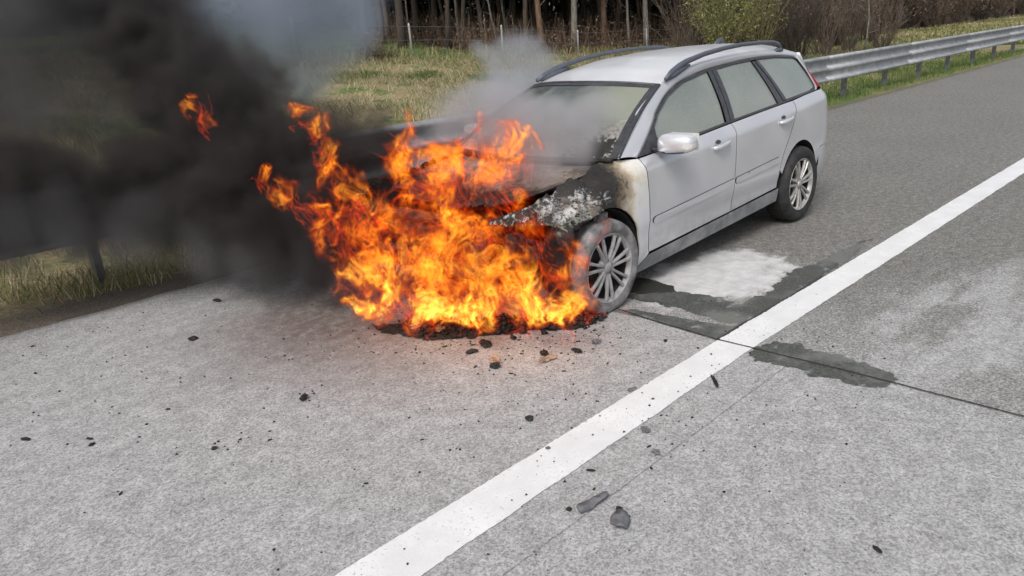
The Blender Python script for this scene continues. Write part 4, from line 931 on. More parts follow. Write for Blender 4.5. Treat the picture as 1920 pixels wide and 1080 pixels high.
# undergrowth of the wood: countless thin stems and dead leaves
rk = np.random.default_rng(55); n = 11000
u = rk.uniform(640, 1560, n); Y = 25.2+22*rk.random(n)**1.6; ang = np.array([az_px(a) for a in np.linspace(600, 1600, 200)]); a = np.interp(u, np.linspace(600, 1600, 200), ang); X = Y/np.tan(a); keep = (X-.36*(Y-24) > 23.2); X, Y = X[keep], Y[keep]; n = len(X); Z = tz(X, Y)
H = rk.uniform(.4, 2.3, n)*rk.random(n)**.3; d = rk.standard_normal((n, 2))*.25; B = np.c_[X, Y, Z-.05]; T_ = B+np.c_[d*H[:, None], H]; w = np.c_[rk.standard_normal((n, 2)), np.zeros(n)]; w /= np.linalg.norm(w, axis=1)[:, None]; w *= rk.uniform(.008, .022, n)[:, None]
V = np.stack([B-w, B+w, T_+w*.4, T_-w*.4], 1).reshape(-1, 3); F = np.arange(4*n).reshape(n, 4)
C = np.concatenate([B+rk.uniform(0, 1, (n, 1))*(T_-B)+rk.standard_normal((n, 3))*.12 for _ in range(2)]); V2, F2 = cards(C, .09, rk)
ug = link(bpy.data.objects.new('undergrowth', fast_mesh('undergrowth', np.concatenate([V, V2]), np.concatenate([F, F2+len(V)]), M_DEAD, {'tone': np.concatenate([np.repeat(rk.random(n)*.7, 4), np.repeat(rk.random(2*n), 4)])})))
tag(ug, 'brown tangle of dead stems and leaves under the trees', 'undergrowth', kind='stuff')
# shrubs
def shrub(name, X, Y, h, w, stems, mat, leaves, leafmat, label, seed, lsize=.05, group=None, r0=.016):
    rk = np.random.default_rng(seed); e = tag(empty(name, (X, Y, float(tz(X, Y))-.03)), label, 'shrub', group); b = MB(); tips = []
    for k in range(stems):
        a = rk.uniform(0, 2*np.pi); s = rk.random()**.5; d = np.array((math.cos(a)*s*w/h, math.sin(a)*s*w/h, 1.0)); p = np.array((math.cos(a)*s*w*.16, math.sin(a)*s*w*.16, 0))
        L = h*rk.uniform(.55, 1.05); pts = [p]; dd = d/np.linalg.norm(d)
        for i in range(6): dd = dd+rk.standard_normal(3)*.09; dd /= np.linalg.norm(dd); pts.append(pts[-1]+dd*L/6)
        b.tube(pts, np.linspace(r0, r0*.3, 7), 4, caps=False); tips += pts[2:]
        for q in range(5):
            i = rk.integers(2, 7); nd = dd+rk.standard_normal(3)*.45; q0 = pts[i]; q1 = q0+nd*L*.16+rk.standard_normal(3)*.03; q2 = q1+nd*L*.14+rk.standard_normal(3)*.04; b.tube([q0, q1, q2], [r0*.4, r0*.3, r0*.15], 3, caps=False); tips += [q1, q2]
    b.build('stems', mat, e)
    if leaves:
        tips = np.array(tips); C = tips[rk.integers(0, len(tips), leaves)]+rk.standard_normal((leaves, 3))*.09; C[:, 2] = np.maximum(C[:, 2], .05); V, F = cards(C, lsize, rk)
        link(bpy.data.objects.new('leaves', fast_mesh('leaves', V, F, leafmat, {'tone': np.repeat(rk.random(leaves), 4)})), e)
    return e
def on_az(u, D): a = az_px(u); return D*math.cos(a), D*math.sin(a)
X, Y = on_az(1355, 31); shrub('willow_bush', X, Y, 3.6, 1.6, 60, M_WILLOW, 2600, M_BUD, 'tall olive-green bush coming into leaf above the car roof', 1, .055)
X, Y = on_az(1418, 32); shrub('willow_bush', X, Y, 3.4, 1.3, 40, M_WILLOW, 1000, M_BUD, 'sparser olive bush leaning right beside the tall leafy one', 2, .05)
for k, (u, D, h, w, lab) in enumerate(((1290, 33, 2.6, 1.4, 'brown bush left of the olive-green bush'), (1462, 34, 3.6, 1.5, 'brown leafless bush right of the olive bushes'), (1500, 33, 3.0, 1.5, 'dark leafless bush above the tail of the roof'), (1545, 35, 3.8, 1.7, 'tall bare brush left of the white sapling'), (1590, 37, 3.4, 1.6, 'bare brown brush just left of the pale sapling'), (1655, 37, 2.2, 1.3, 'low bare twigs right of the pale sapling'), (1480, 40, 4.5, 2.2, 'big dark thicket behind the leafless bushes'), (1560, 43, 4.5, 2.4, 'big dark thicket behind the tall bare brush'), (1630, 47, 4.2, 2.4, 'dark thicket behind the pale sapling'), (1395, 40, 4.5, 2.2, 'dark thicket behind the olive bushes'), (1320, 40, 4.5, 2.2, 'dark thicket behind the left of the olive bush'))):
    X, Y = on_az(u, D); shrub('bare_bush', X, Y, h, w, 70 if D > 38 else 48, M_TWIGD if k in (2, 6, 7, 8, 9, 10) else M_TWIG, 700 if D > 38 else 140, M_DEAD, lab, 10+k, .10 if D > 38 else .05, 'leafless bushes beyond the guardrail')
for k in range(12):
    X = 52+k*6+random.uniform(-1.5, 1.5); shrub('bare_bush', X, 21+random.uniform(-.6, 1.2)+k*.1, random.uniform(3.2, 4.6), 2.6, 60, M_TWIG if k % 2 else M_TWIGD, 600, M_DEAD, 'brown thicket lining the back of the far grass strip', 60+k, .11, 'thickets behind the far grass strip', .02)
X, Y = on_az(690, 27.2); shrub('dry_shrub', X, Y, .95, .55, 55, M_TWIG, 500, M_DEAD, 'small dead brown shrub on the slope beside the smoke', 31, .05)
X, Y = on_az(716, 27.6); shrub('dry_shrub', X, Y, .75, .6, 40, M_TWIG, 300, M_DEAD, 'lower dead shrub right of the brown one on the slope', 32, .05)
X, Y = on_az(1625, 36); e = tag(empty('sapling', (X, Y, float(tz(X, Y))-.03)), 'slender pale-barked sapling among the bare brush', 'tree'); b = MB(); rk = np.random.default_rng(3); b.tube([(.05*math.sin(k*1.3), .04*math.cos(k*1.7), k*.7) for k in range(9)], np.linspace(.035, .012, 9), 6); 
for k in range(14): limb(b, (0, 0, .8+k*.3), (rk.normal(), rk.normal(), .8), 1.1, .012, 1, rk, .3, 4, 3, 2)
b.build('trunk', M_BARK[1], e)
# ================================================================ fire and smoke
def at_px(u, v, d):
    """Point at distance d from the photographer in the direction of a pixel: only used to read off where flames stand."""
    k = (fw*FPX + rt2*(u-960) - up2*(v-540)).normalized()
    return Vector((0, 0, CAM_H)) + k*d

class GN:
    def __init__(s, name):
        s.t = bpy.data.node_groups.new(name, 'GeometryNodeTree'); s.t.interface.new_socket('Geometry', in_out='OUTPUT', socket_type='NodeSocketGeometry')
        s.out = s.t.nodes.new('NodeGroupOutput'); s.P = s.t.nodes.new('GeometryNodeInputPosition').outputs[0]
    def put(s, i, v):
        if isinstance(v, bpy.types.NodeSocket): s.t.links.new(v, i)
        else: i.default_value = v
    def math(s, op, a, b=0.0, clamp=False):
        n = s.t.nodes.new('ShaderNodeMath'); n.operation = op; n.use_clamp = clamp; s.put(n.inputs[0], a); s.put(n.inputs[1], b); return n.outputs[0]
    def vec(s, op, a, b=(0, 0, 0), out=0, scale=None):
        n = s.t.nodes.new('ShaderNodeVectorMath'); n.operation = op; s.put(n.inputs[0], a)
        if scale is not None: s.put(n.inputs['Scale'], scale)
        else: s.put(n.inputs[1], b)
        return n.outputs[out]
    def mr(s, v, a, b, c=0.0, d=1.0, smooth=True):
        n = s.t.nodes.new('ShaderNodeMapRange'); n.interpolation_type = 'SMOOTHSTEP' if smooth else 'LINEAR'
        for i, x in enumerate((v, a, b, c, d)): s.put(n.inputs[i], x)
        return n.outputs[0]
    def noise(s, v, scale, detail=3.0, rough=.5, col=False):
        n = s.t.nodes.new('ShaderNodeTexNoise'); s.put(n.inputs['Vector'], v); n.inputs['Scale'].default_value = scale; n.inputs['Detail'].default_value = detail; n.inputs['Roughness'].default_value = rough
        return n.outputs['Color' if col else 0]
    def blobs(s, P, lst, soft=1.0):
        """1 in the middle of the nearest ball, 0 at its rim, negative outside"""
        r = None
        for c, rad in lst:
            d = s.vec('DISTANCE', P, tuple(c), out=1); e = s.math('SUBTRACT', 1.0, s.math('DIVIDE', d, float(rad)))
            r = e if r is None else s.math('MAXIMUM', r, e)
        return r
    def volume(s, dens, lo, hi, step, mat):
        n = s.t.nodes.new('GeometryNodeVolumeCube'); s.put(n.inputs['Density'], dens); n.inputs['Background'].default_value = 0
        n.inputs['Min'].default_value = lo; n.inputs['Max'].default_value = hi
        for k, a, b in zip('XYZ', lo, hi): n.inputs['Resolution '+k].default_value = max(4, int((b-a)/step))
        m = s.t.nodes.new('GeometryNodeSetMaterial'); m.inputs['Material'].default_value = mat
        s.t.links.new(n.outputs[0], m.inputs[0]); s.t.links.new(m.outputs[0], s.out.inputs[0])
    def host(s, name):
        me = bpy.data.meshes.new(name); o = link(bpy.data.objects.new(name, me)); md = o.modifiers.new('cloud', 'NODES'); md.node_group = s.t; return o
def chain(pts, n):
    """balls strung along pixel points (u, v, depth, radius)"""
    pts = np.array(pts, float); tt = np.linspace(0, len(pts)-1, n); out = []
    for t in tt:
        i = min(int(t), len(pts)-2); p = pts[i]+(pts[i+1]-pts[i])*(t-i); out.append((at_px(p[0], p[1], p[2]), p[3]))
    return out
FIRE = [(at_px(u, v, d), r) for u, v, d, r in (
    (700, 520, 4.45, .24), (790, 555, 4.2, .24), (890, 565, 4.0, .22), (985, 570, 3.88, .20), (1060, 565, 3.88, .17), (1055, 500, 3.95, .16),
    (680, 430, 4.55, .30), (780, 470, 4.35, .34), (880, 490, 4.15, .32), (965, 520, 4.0, .22), (1010, 447, 3.98, .13),
    (790, 330, 4.5, .25), (870, 300, 4.4, .27), (945, 305, 4.28, .22), (965, 375, 4.2, .17), (860, 385, 4.3, .28), (910, 250, 4.4, .16), (975, 265, 4.3, .11), (770, 265, 4.6, .14), (912, 208, 4.5, .05), (930, 435, 4.05, .16), (1000, 430, 4.0, .12), (1118, 425, 4.28, .07))]
FIRE += chain([(560, 208, 4.95, .07), (600, 270, 4.85, .10), (640, 340, 4.65, .13), (700, 400, 4.6, .2)], 6) + chain([(382, 192, 5.35, .05), (374, 215, 5.35, .075), (386, 240, 5.35, .065)], 4) + chain([(495, 340, 5.05, .08), (560, 370, 4.9, .12), (620, 410, 4.65, .16)], 4)

def sines(P, k, seed, m=5):
    r = np.random.default_rng(seed); out = np.zeros_like(P)
    for i in range(m):
        w = r.standard_normal((3, 3))*k*(1.5**i); ph = r.uniform(0, 6.28, 3); out += np.sin(P @ w + ph)/(1.25**i)
    return out
# ---- the flames themselves: thin curling sheets of burning gas, hot and yellow low down, red at the edges
def flame_sheets(seeds, rad, heat, n_pts, L, W, seed):
    r = np.random.default_rng(seed); n = len(seeds); P = seeds.copy(); path = [P.copy()]
    base = np.array((-.26, .22, 1.0)); step = (L/n_pts)[:, None]
    for i in range(n_pts-1):
        v = base + .8*sines(P, 4.5, 11) + .7*sines(P, 12, 12); v /= np.linalg.norm(v, axis=1)[:, None]; P = P+v*step; P[:, 2] = np.maximum(P[:, 2], .006); path.append(P.copy())
    path = np.stack(path, 1); tn = np.gradient(path, axis=1); tn /= np.linalg.norm(tn, axis=2)[..., None]+1e-9
    a = r.standard_normal((n, 1, 3)); a = a+.6*r.standard_normal((n, 1, 3))*np.linspace(-1, 1, n_pts)[None, :, None]
    sd = np.cross(tn, a); sd /= np.linalg.norm(sd, axis=2)[..., None]+1e-9; u = np.linspace(0, 1, n_pts)
    w = (W[:, None]*(np.sin(np.pi*u**.75)**.9)[None]*(1+.35*np.sin(u[None]*r.uniform(6, 16, (n, 1))+r.uniform(0, 6, (n, 1)))))[..., None]
    V = np.stack([path-sd*w, path+np.cross(sd, tn)*w*.35, path+sd*w], 2)      # three across: the sheet is bent
    nb = n_pts*3; idx = np.arange(n)[:, None, None, None]*nb; ii = np.arange(n_pts-1)[None, :, None, None]*3; jj = np.arange(2)[None, None, :, None]
    F = (idx+ii+jj+np.array((0, 1, 4, 3))[None, None, None]).reshape(-1, 4)
    hh = np.clip(heat[:, None]*(1.06-.38*u[None]), 0, 1.3); hv = np.repeat(hh, 3, axis=1).reshape(-1); ev = np.tile(np.array((0., 1., 0.)), n*n_pts)
    return V.reshape(-1, 3), F, hv, ev
rf = np.random.default_rng(77)
cen = np.array([tuple(c) for c, r in FIRE]); rads = np.array([r for c, r in FIRE]); pw = rads**2; pw /= pw.sum()
n = N_SHEETS = 1500; k = rf.choice(len(FIRE), n, p=pw); d = rf.standard_normal((n, 3)); d /= np.linalg.norm(d, axis=1)[:, None]; S = cen[k]+d*(rads[k]*rf.random(n)**.45*.72)[:, None]; S[:, 2] = np.maximum(S[:, 2]-.08, .015)
ok = ~((np.abs(S[:, 0]-3.9) < .9) & (S[:, 1] > 2.7) & (S[:, 2] < .9) & (S[:, 0] > 3.45)); S = S[ok]; n = len(S); k = k[ok]
left = ((S-np.array((0, 0, CAM_H))) @ np.array(rt2)); leftness = np.clip((-.15-left)/1.0, 0, 1)
heat = .72-.50*leftness-.16*np.clip((S[:, 2]-.3)/.8, 0, 1)+.16*rf.standard_normal(n)+.25*np.exp(-(S[:, 2]/.16)**2)
V1, F1, h1, e1 = flame_sheets(S, rads[k], heat, 12, rf.uniform(.06, .24, n), rf.uniform(.005, .026, n), 5)
gl = np.array([tuple(px(u, v)) for u, v in ((640, 556), (735, 598), (800, 606), (880, 610), (960, 600), (1040, 606), (1090, 602), (1130, 594))]); m = 520; tt = rf.random(m)*(len(gl)-1); i0 = tt.astype(int); S2 = gl[i0]+(gl[np.minimum(i0+1, len(gl)-1)]-gl[i0])*(tt-i0)[:, None]+rf.standard_normal((m, 3))*np.array((.06, .06, 0))+np.array((.05, .10, 0))*rf.random((m, 1)); S2[:, 2] = .012+.06*rf.random(m)**2
V2, F2, h2, e2 = flame_sheets(S2, None, .95+.15*rf.standard_normal(m), 10, rf.uniform(.07, .22, m), rf.uniform(.004, .013, m), 6)
t = NT('flame_sheets'); h = t.n('Attribute', _attribute_name='heat').outputs['Fac']; e = t.n('Attribute', _attribute_name='edge').outputs['Fac']
col = t.ramp(h, [(0, (.55, .035, .004)), (.3, (1, .10, .006)), (.6, (1, .26, .015)), (.85, (1, .48, .04)), (1, (1, .72, .14))])
em = t.n('Emission', Color=col, Strength=t.mr(h, 0, 1.1, .55, 1.75, False)); fn = t.noise(t.pos(), 42, 3, .6)
fac = t.math('MULTIPLY', t.mr(e, 0, .75), t.mr(fn, .32, .62, .15, .9))
t.put(em.inputs['Strength'], t.math('MULTIPLY', fac, t.mr(h, 0, 1.1, .25, 1.5, False)))
M_SHEET = t.done(t.n('AddShader', i0=t.n('BsdfTransparent'), i1=em))
try: M_SHEET.cycles.emission_sampling = 'NONE'
except Exception: pass
V = np.concatenate([V1, V2]); F = np.concatenate([F1, F2+len(V1)])
fire = link(bpy.data.objects.new('fire', fast_mesh('fire', V, F, M_SHEET, {'heat': np.concatenate([h1, h2]), 'edge': np.concatenate([e1, e2])}, True)))
tag(fire, 'blazing orange and yellow fire swallowing the front of the silver car', 'fire', kind='stuff')
# ---- glowing gas and soot between the sheets
g = GN('fire_field'); P = g.P
wv = g.vec('SUBTRACT', g.noise(P, 3.2, 2.0, .5, col=True), (.5, .5, .5)); P1 = g.vec('ADD', P, g.vec('SCALE', wv, scale=.34))
env = g.blobs(P1, FIRE)
st = g.vec('MULTIPLY', P1, (1, 1, .6))
w2 = g.vec('SUBTRACT', g.noise(st, 9, 2.0, .5, col=True), (.5, .5, .5)); P2 = g.vec('ADD', st, g.vec('SCALE', w2, scale=.22))
n1 = g.noise(P2, 12.0, 3.0, .5)
ridge = g.math('SUBTRACT', 1.0, g.math('MULTIPLY', g.math('ABSOLUTE', g.math('SUBTRACT', n1, .5)), 13.0), clamp=True)
big = g.noise(P, 3.6, 3.0, .55)
body = g.mr(g.math('ADD', env, g.math('MULTIPLY', g.math('SUBTRACT', big, .5), 1.7)), .05, .5)
holes = g.mr(g.noise(P1, 5.5, 2.0, .5), .42, .56, .04, 1.0)
zz = g.t.nodes.new('ShaderNodeSeparateXYZ'); g.put(zz.inputs[0], g.P); low = g.mr(zz.outputs[2], .03, .55, 1.6, .9); holes = g.math('MAXIMUM', holes, g.mr(zz.outputs[2], .05, .22, 1.0, 0.0))
dens = g.math('MULTIPLY', g.math('MULTIPLY', g.math('MULTIPLY', body, low), holes), g.math('ADD', g.math('MULTIPLY', ridge, 1.0), .04))
t = NT('flame_gas'); d = t.n('Attribute', _attribute_name='density').outputs['Fac']
hot = t.ramp(t.math('MULTIPLY', d, .95), [(0, (1, .045, .003)), (.25, (1, .10, .006)), (.5, (1, .22, .012)), (.75, (1, .42, .03)), (1, (1, .66, .09))])
em = t.n('Emission', Color=hot, Strength=t.math('MULTIPLY', t.math('POWER', d, 2.0), 27))
ab = t.n('VolumeAbsorption', Color=(.22, .06, .03, 1), Density=t.math('ADD', t.math('MULTIPLY', d, 11), 0))
M_FIRE = t.done(None, t.n('AddShader', i0=em, i1=ab))
lo = tuple(float(a) for a in cen.min(0)-.35); hi = tuple(float(a) for a in cen.max(0)+.35); lo = (lo[0], lo[1], .004)
g.volume(dens, lo, hi, .0072, M_FIRE)
fo = g.host('fire_glow'); fo.parent = fire; fo['kind'] = 'stuff'

# ---- smoke
def smoke_mat(name, color, dens, power=1.0, aniso=.1):
    t = NT(name); d = t.n('Attribute', _attribute_name='density').outputs['Fac']
    v = t.n('VolumePrincipled', Color=(*color, 1), Anisotropy=aniso); v.inputs['Density Attribute'].default_value = ''
    t.put(v.inputs['Density'], t.math('MULTIPLY', t.math('POWER', d, power), dens)); v.inputs['Emission Strength'].default_value = 0
    m = t.done(None, v)
    try: m.cycles.volume_step_rate = 2.0
    except Exception: pass
    return m
def smoke(name, balls, mat, step, label, warp=.5, wscale=1.3, bite=1.2, nscale=2.2, lo_hi=(0, .55), floor=.02, drift=None):
    g = GN(name+'_field'); wv = g.vec('SUBTRACT', g.noise(g.P, wscale, 2.0, .5, col=True), (.5, .5, .5)); P1 = g.vec('ADD', g.P, g.vec('SCALE', wv, scale=warp))
    env = g.blobs(P1, balls); nz = g.noise(P1, nscale, 5.0, .58)
    d = g.mr(g.math('ADD', env, g.math('MULTIPLY', g.math('SUBTRACT', nz, .5), bite)), lo_hi[0], lo_hi[1])
    c = np.array([tuple(b[0]) for b in balls]); r = max(b[1] for b in balls); lo = c.min(0)-r*1.05; hi = c.max(0)+r*1.05; lo[2] = max(lo[2], floor)
    g.volume(d, tuple(float(a) for a in lo), tuple(float(a) for a in hi), step, mat); o = g.host(name)
    return tag(o, label, 'smoke', kind='stuff')
B = lambda *l: [(at_px(u, v, d), r) for u, v, d, r in l]
smoke('black_smoke', B((665, 440, 4.95, .30), (610, 400, 5.2, .45), (540, 385, 5.35, .52), (470, 370, 5.5, .55), (395, 355, 5.7, .55), (320, 365, 5.85, .52), (240, 365, 5.95, .48), (160, 362, 6.0, .46), (80, 362, 6.0, .46), (0, 360, 6.0, .5), (-110, 350, 6.0, .6), (-220, 340, 6.0, .6), (50, 405, 5.9, .34), (160, 400, 5.9, .30), (-60, 410, 5.9, .4), (280, 405, 5.8, .32),
    (640, 300, 5.3, .42), (560, 275, 5.5, .48), (470, 250, 5.7, .52), (390, 205, 5.9, .55), (320, 140, 6.1, .52), (265, 60, 6.3, .44), (210, 0, 6.5, .42), (130, -60, 6.6, .5), (725, 310, 5.2, .30), (600, 490, 5.05, .24), (530, 470, 5.2, .24), (440, 450, 5.4, .22)),
    smoke_mat('black_soot_smoke', (.105, .097, .096), 10.0), .036, 'thick black smoke rolling left from the burning front of the car', warp=.6, wscale=1.7, nscale=3.4, bite=2.2, lo_hi=(.04, .80))
smoke('grey_smoke', B((60, 60, 6.7, .8), (-60, 150, 6.7, .8), (140, 150, 6.6, .6), (250, 20, 6.9, .7), (-20, -40, 6.9, .9), (40, 230, 6.6, .6), (330, 300, 6.6, .5), (160, -60, 7, .8), (90, 180, 6.4, .5), (200, 220, 6.4, .45), (60, 120, 6.4, .5), (320, 120, 6.8, .5), (420, 190, 6.9, .5), (150, 430, 5.7, .26), (270, 435, 5.6, .28), (390, 445, 5.5, .28), (30, 440, 5.7, .28), (480, 470, 5.3, .25)), smoke_mat('thin_grey_smoke', (.24, .24, .245), 2.9), .06, 'thinner grey smoke drifting across the meadow at the upper left')
smoke('pale_smoke', B((420, 20, 7.6, .75), (500, 30, 7.6, .75), (580, 30, 7.6, .7), (635, 40, 7.6, .5), (655, 85, 7.6, .28), (480, 120, 7.5, .5), (560, 130, 7.5, .45), (380, -50, 7.8, .8), (520, -60, 7.8, .9), (640, -50, 7.8, .6)), smoke_mat('pale_blue_smoke', (.62, .70, .82), 2.3), .06, 'pale blue smoke hanging over the meadow left of the wood', warp=.4, bite=.7)
smoke('white_smoke', B((925, 120, 8.3, .25), (975, 105, 8.3, .32), (1020, 125, 8.2, .26), (950, 165, 8.0, .32), (1000, 185, 7.6, .35), (930, 200, 7.4, .32), (1042, 130, 8.2, .18), (900, 100, 8.4, .16)), smoke_mat('white_steam_smoke', (.70, .73, .79), 2.8), .04, 'white puff of smoke rising behind the windscreen pillar', warp=.3, wscale=2.5, nscale=4, bite=1.0)
smoke('thin_smoke', B((1000, 255, 4.5, .28), (1060, 240, 4.6, .30), (1110, 220, 4.7, .24), (950, 230, 4.8, .3), (1070, 285, 4.4, .16), (1010, 300, 4.35, .2), (880, 215, 5.0, .28)), smoke_mat('thin_windscreen_smoke', (.74, .74, .77), 4.2), .03, 'thin grey smoke curling over the windscreen and bonnet', warp=.25, wscale=2.5, nscale=4, bite=1.0)
# ================================================================ burnt debris on the road
def chunk(name, u, v, size, mat, label, seed, group=None, amp=.45, rz=None, cat='debris'):
    p = px(u, v); bm = bmesh.new(); bmesh.ops.create_icosphere(bm, subdivisions=2 if max(size) < .05 else 3, radius=1)
    for w in bm.verts:
        q = w.co.copy(); k = 1+amp*mn.fractal(q*1.7+Vector((seed*5.3, seed, 0)), .6, 2.2, 4); w.co = Vector((q.x*size[0]/2*k, q.y*size[1]/2*k, q.z*size[2]*.36*k))
    lo = min(w.co.z for w in bm.verts)
    for w in bm.verts: w.co.z -= lo
    me = bpy.data.meshes.new(name); bm.to_mesh(me); bm.free(); me.materials.append(mat)
    o = link(bpy.data.objects.new(name, me)); o.location = (p.x, p.y, .001); o.rotation_euler = (0, 0, seed*1.7 if rz is None else rz)
    return tag(o, label, cat, group)
M_COAL = simple('charred_black_debris', (.016, .015, .015), .75, var=.7, scale=40, bump=.5)
M_ASHP = simple('brown_burnt_flake', (.30, .22, .16), .9, var=.5, scale=30)
M_GREYP = simple('dusty_grey_plastic', (.15, .155, .165), .6, var=.45, scale=20)
# two larger bits of melted trim on the near lane
def shard(name, u, v, outline, h, curl, rz, label, mat):
    p = px(u, v); o2 = fray(outline, .004, .012, u); n = len(o2); q = o2.mean(0)
    vv, ee, ff, *_ = delaunay_2d_cdt([Vector(a) for a in o2]+[Vector(tuple(q+(a-q)*.5)) for a in o2[::3]], [(i, (i+1) % n) for i in range(n)], [], 0, 1e-6)
    vv = np.array([tuple(a) for a in vv]); ff = [f for f in ff if inside(o2, vv[list(f)].mean(0)[None])[0]]
    r = np.abs(vv[:, 1]-q[1])/(np.ptp(o2[:, 1])/2+1e-6)
    z = h*(1-np.clip(r, 0, 1)**2)*.8+.004+curl*np.abs(vv[:, 0])*2+np.array([.006*mn.noise(Vector((a[0]*30, a[1]*30, u))) for a in vv])
    o = obj(name, np.c_[vv, np.maximum(z, .003)], ff, mat); o.location = (p.x, p.y, .001); o.rotation_euler = (0, 0, rz); m = o.modifiers.new('thick', 'SOLIDIFY'); m.thickness = .008
    return tag(o, label, 'debris')
shard('trim_shard', 1113, 948, [(-.075, -.02), (-.07, .012), (-.03, .024), (.03, .026), (.06, .040), (.082, .022), (.07, .0), (.03, -.012), (-.03, -.026)], .022, .02, -.25, 'long curled grey shard of melted trim on the near lane', M_GREYP)
shard('trim_shard', 1163, 980, [(-.045, -.03), (-.05, .01), (-.02, .035), (.02, .04), (.045, .015), (.04, -.02), (.01, -.035)], .028, .015, .5, 'small rounded grey shard of melted trim beside the long one', M_GREYP)
chunk('debris_chunk', 1067, 957, (.022, .02, .014), M_COAL, 'black crumb left of the long grey shard', 1); chunk('debris_chunk', 1160, 955, (.022, .022, .016), M_COAL, 'black crumb right of the long grey shard', 2)
chunk('debris_chunk', 993, 788, (.040, .036, .030), M_COAL, 'black lump alone in mid-lane left of the white line', 3); chunk('debris_chunk', 570, 750, (.055, .03, .035), M_COAL, 'upright black fragment alone on the powdered shoulder', 4)
chunk('debris_chunk', 928, 690, (.055, .05, .04), M_COAL, 'round black lump in front of the fire', 5); chunk('debris_flake', 928, 677, (.13, .05, .012), M_ASHP, 'tan burnt flake just behind the round black lump', 6, rz=.9); chunk('debris_flake', 1028, 674, (.12, .05, .025), M_ASHP, 'brown and black burnt flake right of the tan one', 7, rz=-.2)
chunk('debris_chunk', 1020, 666, (.06, .04, .03), M_COAL, 'black fragment touching the brown flake', 8); chunk('debris_chunk', 885, 662, (.07, .03, .03), M_COAL, 'curved black fragment close to the fire', 9); chunk('debris_chunk', 910, 648, (.10, .06, .03), M_COAL, 'flat black slab at the foot of the fire', 10)
chunk('debris_chunk', 1118, 644, (.05, .04, .035), M_GREYP, 'grey lump right of the fire beside the joint', 11); chunk('debris_chunk', 1082, 660, (.07, .035, .025), M_COAL, 'dark splinter between the flake and the grey lump', 12); chunk('debris_chunk', 362, 637, (.06, .05, .025), M_COAL, 'black lump on the shoulder near the verge', 13)
chunk('debris_chunk', 407, 565, (.075, .04, .02), M_COAL, 'flat black piece on the shoulder beside the smoke', 14); chunk('debris_chunk', 402, 842, (.030, .026, .018), M_COAL, 'black lump on the lower left shoulder', 15); chunk('debris_chunk', 48, 825, (.05, .025, .012), M_COAL, 'flat black splinter at the left edge of the picture', 16); chunk('debris_chunk', 172, 835, (.035, .022, .012), M_COAL, 'small black splinter right of the left-edge one', 17)
chunk('debris_chunk', 1340, 716, (.13, .018, .012), M_COAL, 'thin dark twig-like strip beyond the white line', 18, rz=.75, amp=.6); chunk('debris_chunk', 1210, 808, (.05, .035, .02), M_GREYP, 'grey chip on the near lane right of the white line', 19); chunk('debris_chunk', 1230, 851, (.03, .04, .02), M_GREYP, 'upright grey chip beside the lengthwise joint', 20); chunk('debris_chunk', 1645, 1032, (.040, .018, .012), M_COAL, 'black splinter at the lower right of the picture', 21)
chunk('debris_chunk', 1185, 732, (.05, .025, .015), M_GREYP, 'grey chip at the left border of the white line', 22); chunk('debris_chunk', 1028, 842, (.024, .022, .012), M_GREYP, 'grey chip lying in the middle of the white line', 23)
chunk('debris_chunk', 780, 612, (.11, .07, .02), M_ASHP, 'tan scorched slab at the left foot of the fire', 24, rz=.7); chunk('debris_chunk', 826, 620, (.09, .06, .018), M_ASHP, 'second tan scorched slab right of the first at the fire', 25, rz=.8)
# look-alike crumbs, each its own piece
rk = np.random.default_rng(99); protos = []
for k in range(5):
    o = chunk('debris_crumb', 700, 700, (.03, .024, .018), M_COAL, 'small black crumb of burnt plastic scattered on the road', 40+k, 'crumbs of burnt plastic on the road'); protos.append(o)
for k in range(58):
    if k < 26: u, v = rk.normal(960, 170), rk.normal(650, 26)
    elif k < 60: u, v = rk.uniform(60, 1250), 640+rk.gamma(2, 75)
    else: u, v = rk.uniform(180, 700), rk.uniform(560, 720)
    v = min(max(v, 618 if u > 640 else 560), 1060); p = px(u, v)
    if p.y > 5.5: p.y = 5.2
    o = protos[k] if k < 5 else link(protos[k % 5].copy()); s = rk.uniform(.25, .75); o.location = (p.x, p.y, .001 if not 1.68 < p.y < 1.94 else .005); o.rotation_euler = (0, 0, rk.uniform(0, 6.28)); o.scale = (s*rk.uniform(.8, 2.0), s, s*.6)
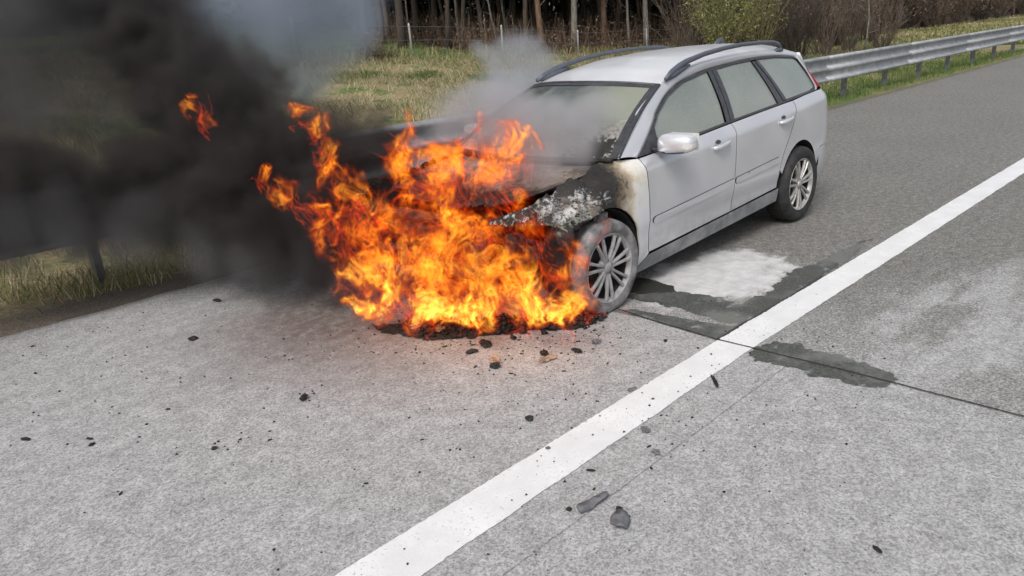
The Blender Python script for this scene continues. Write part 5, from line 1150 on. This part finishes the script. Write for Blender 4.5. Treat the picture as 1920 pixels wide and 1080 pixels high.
# black residue under the flames
b = MB(); ff = []; rows = []
flat_patch('soot_residue', [(690, 612), (760, 606), (830, 612), (900, 605), (960, 598), (1040, 600), (1100, 590), (1135, 590), (1120, 604), (1060, 620), (990, 622), (900, 632), (820, 640), (740, 628)], simple('burnt_residue', (.018, .016, .015), .9, var=.8, scale=35, bump=.9), .005, .035, 12)
n = 700; tt = rk.random(n); cu = np.interp(tt, (0, .3, .6, 1), (760, 880, 1000, 1125))+rk.normal(0, 14, n); cv = np.interp(tt, (0, .3, .6, 1), (615, 615, 606, 592))+rk.normal(0, 9, n); V = []; F = []
for i in range(n):
    p = px(cu[i], cv[i]); s = .006+.022*rk.random()**2; q = rk.standard_normal((6, 3))*s*.35+np.array([(s, 0, 0), (-s, 0, 0), (0, s, 0), (0, -s, 0), (0, 0, s*1.2), (0, 0, -s*.2)]); q[:, 2] = np.maximum(q[:, 2], 0); V.append(q+np.array((p.x, p.y, .006)))
    k = i*6; F += [(k, k+2, k+4), (k+2, k+1, k+4), (k+1, k+3, k+4), (k+3, k, k+4), (k+2, k, k+5), (k+1, k+2, k+5), (k+3, k+1, k+5), (k, k+3, k+5)]
tag(link(bpy.data.objects.new('burnt_rubble', fast_mesh('burnt_rubble', np.concatenate(V), np.array(F), M_COAL))), 'heap of fine black cinders under the edge of the flames', 'cinders', kind='stuff')
n = 1300; cu = np.where(rk.random(n) < .45, rk.normal(930, 150, n), rk.uniform(-50, 1700, n)); cv = np.where((cu > 650) & (cu < 1200) & (rk.random(n) < .6), 612+rk.gamma(1.5, 18, n), 560+rk.gamma(2, 90, n)); V = []; F = []; j = 0
for i in range(n):
    p = px(cu[i], min(cv[i], 1150))
    if p.y > 5.4 or p.x > 9: continue
    s = .0025+.007*rk.random()**3; q = np.array([(s, 0, 0), (-s*.5, s, 0), (-s*.6, -s*.8, 0), (0, 0, s)])@rotz(rk.uniform(0, 6.3)).T; V.append(q+np.array((p.x, p.y, 0.0048 if 1.68 < p.y < 1.94 else .0005))); k = j*4; j += 1; F += [(k, k+1, k+3), (k+1, k+2, k+3), (k+2, k, k+3)]
tag(link(bpy.data.objects.new('soot_specks', fast_mesh('soot_specks', np.concatenate(V), np.array(F), M_COAL))), 'fine black specks of soot sprinkled over the road', 'soot', kind='stuff')
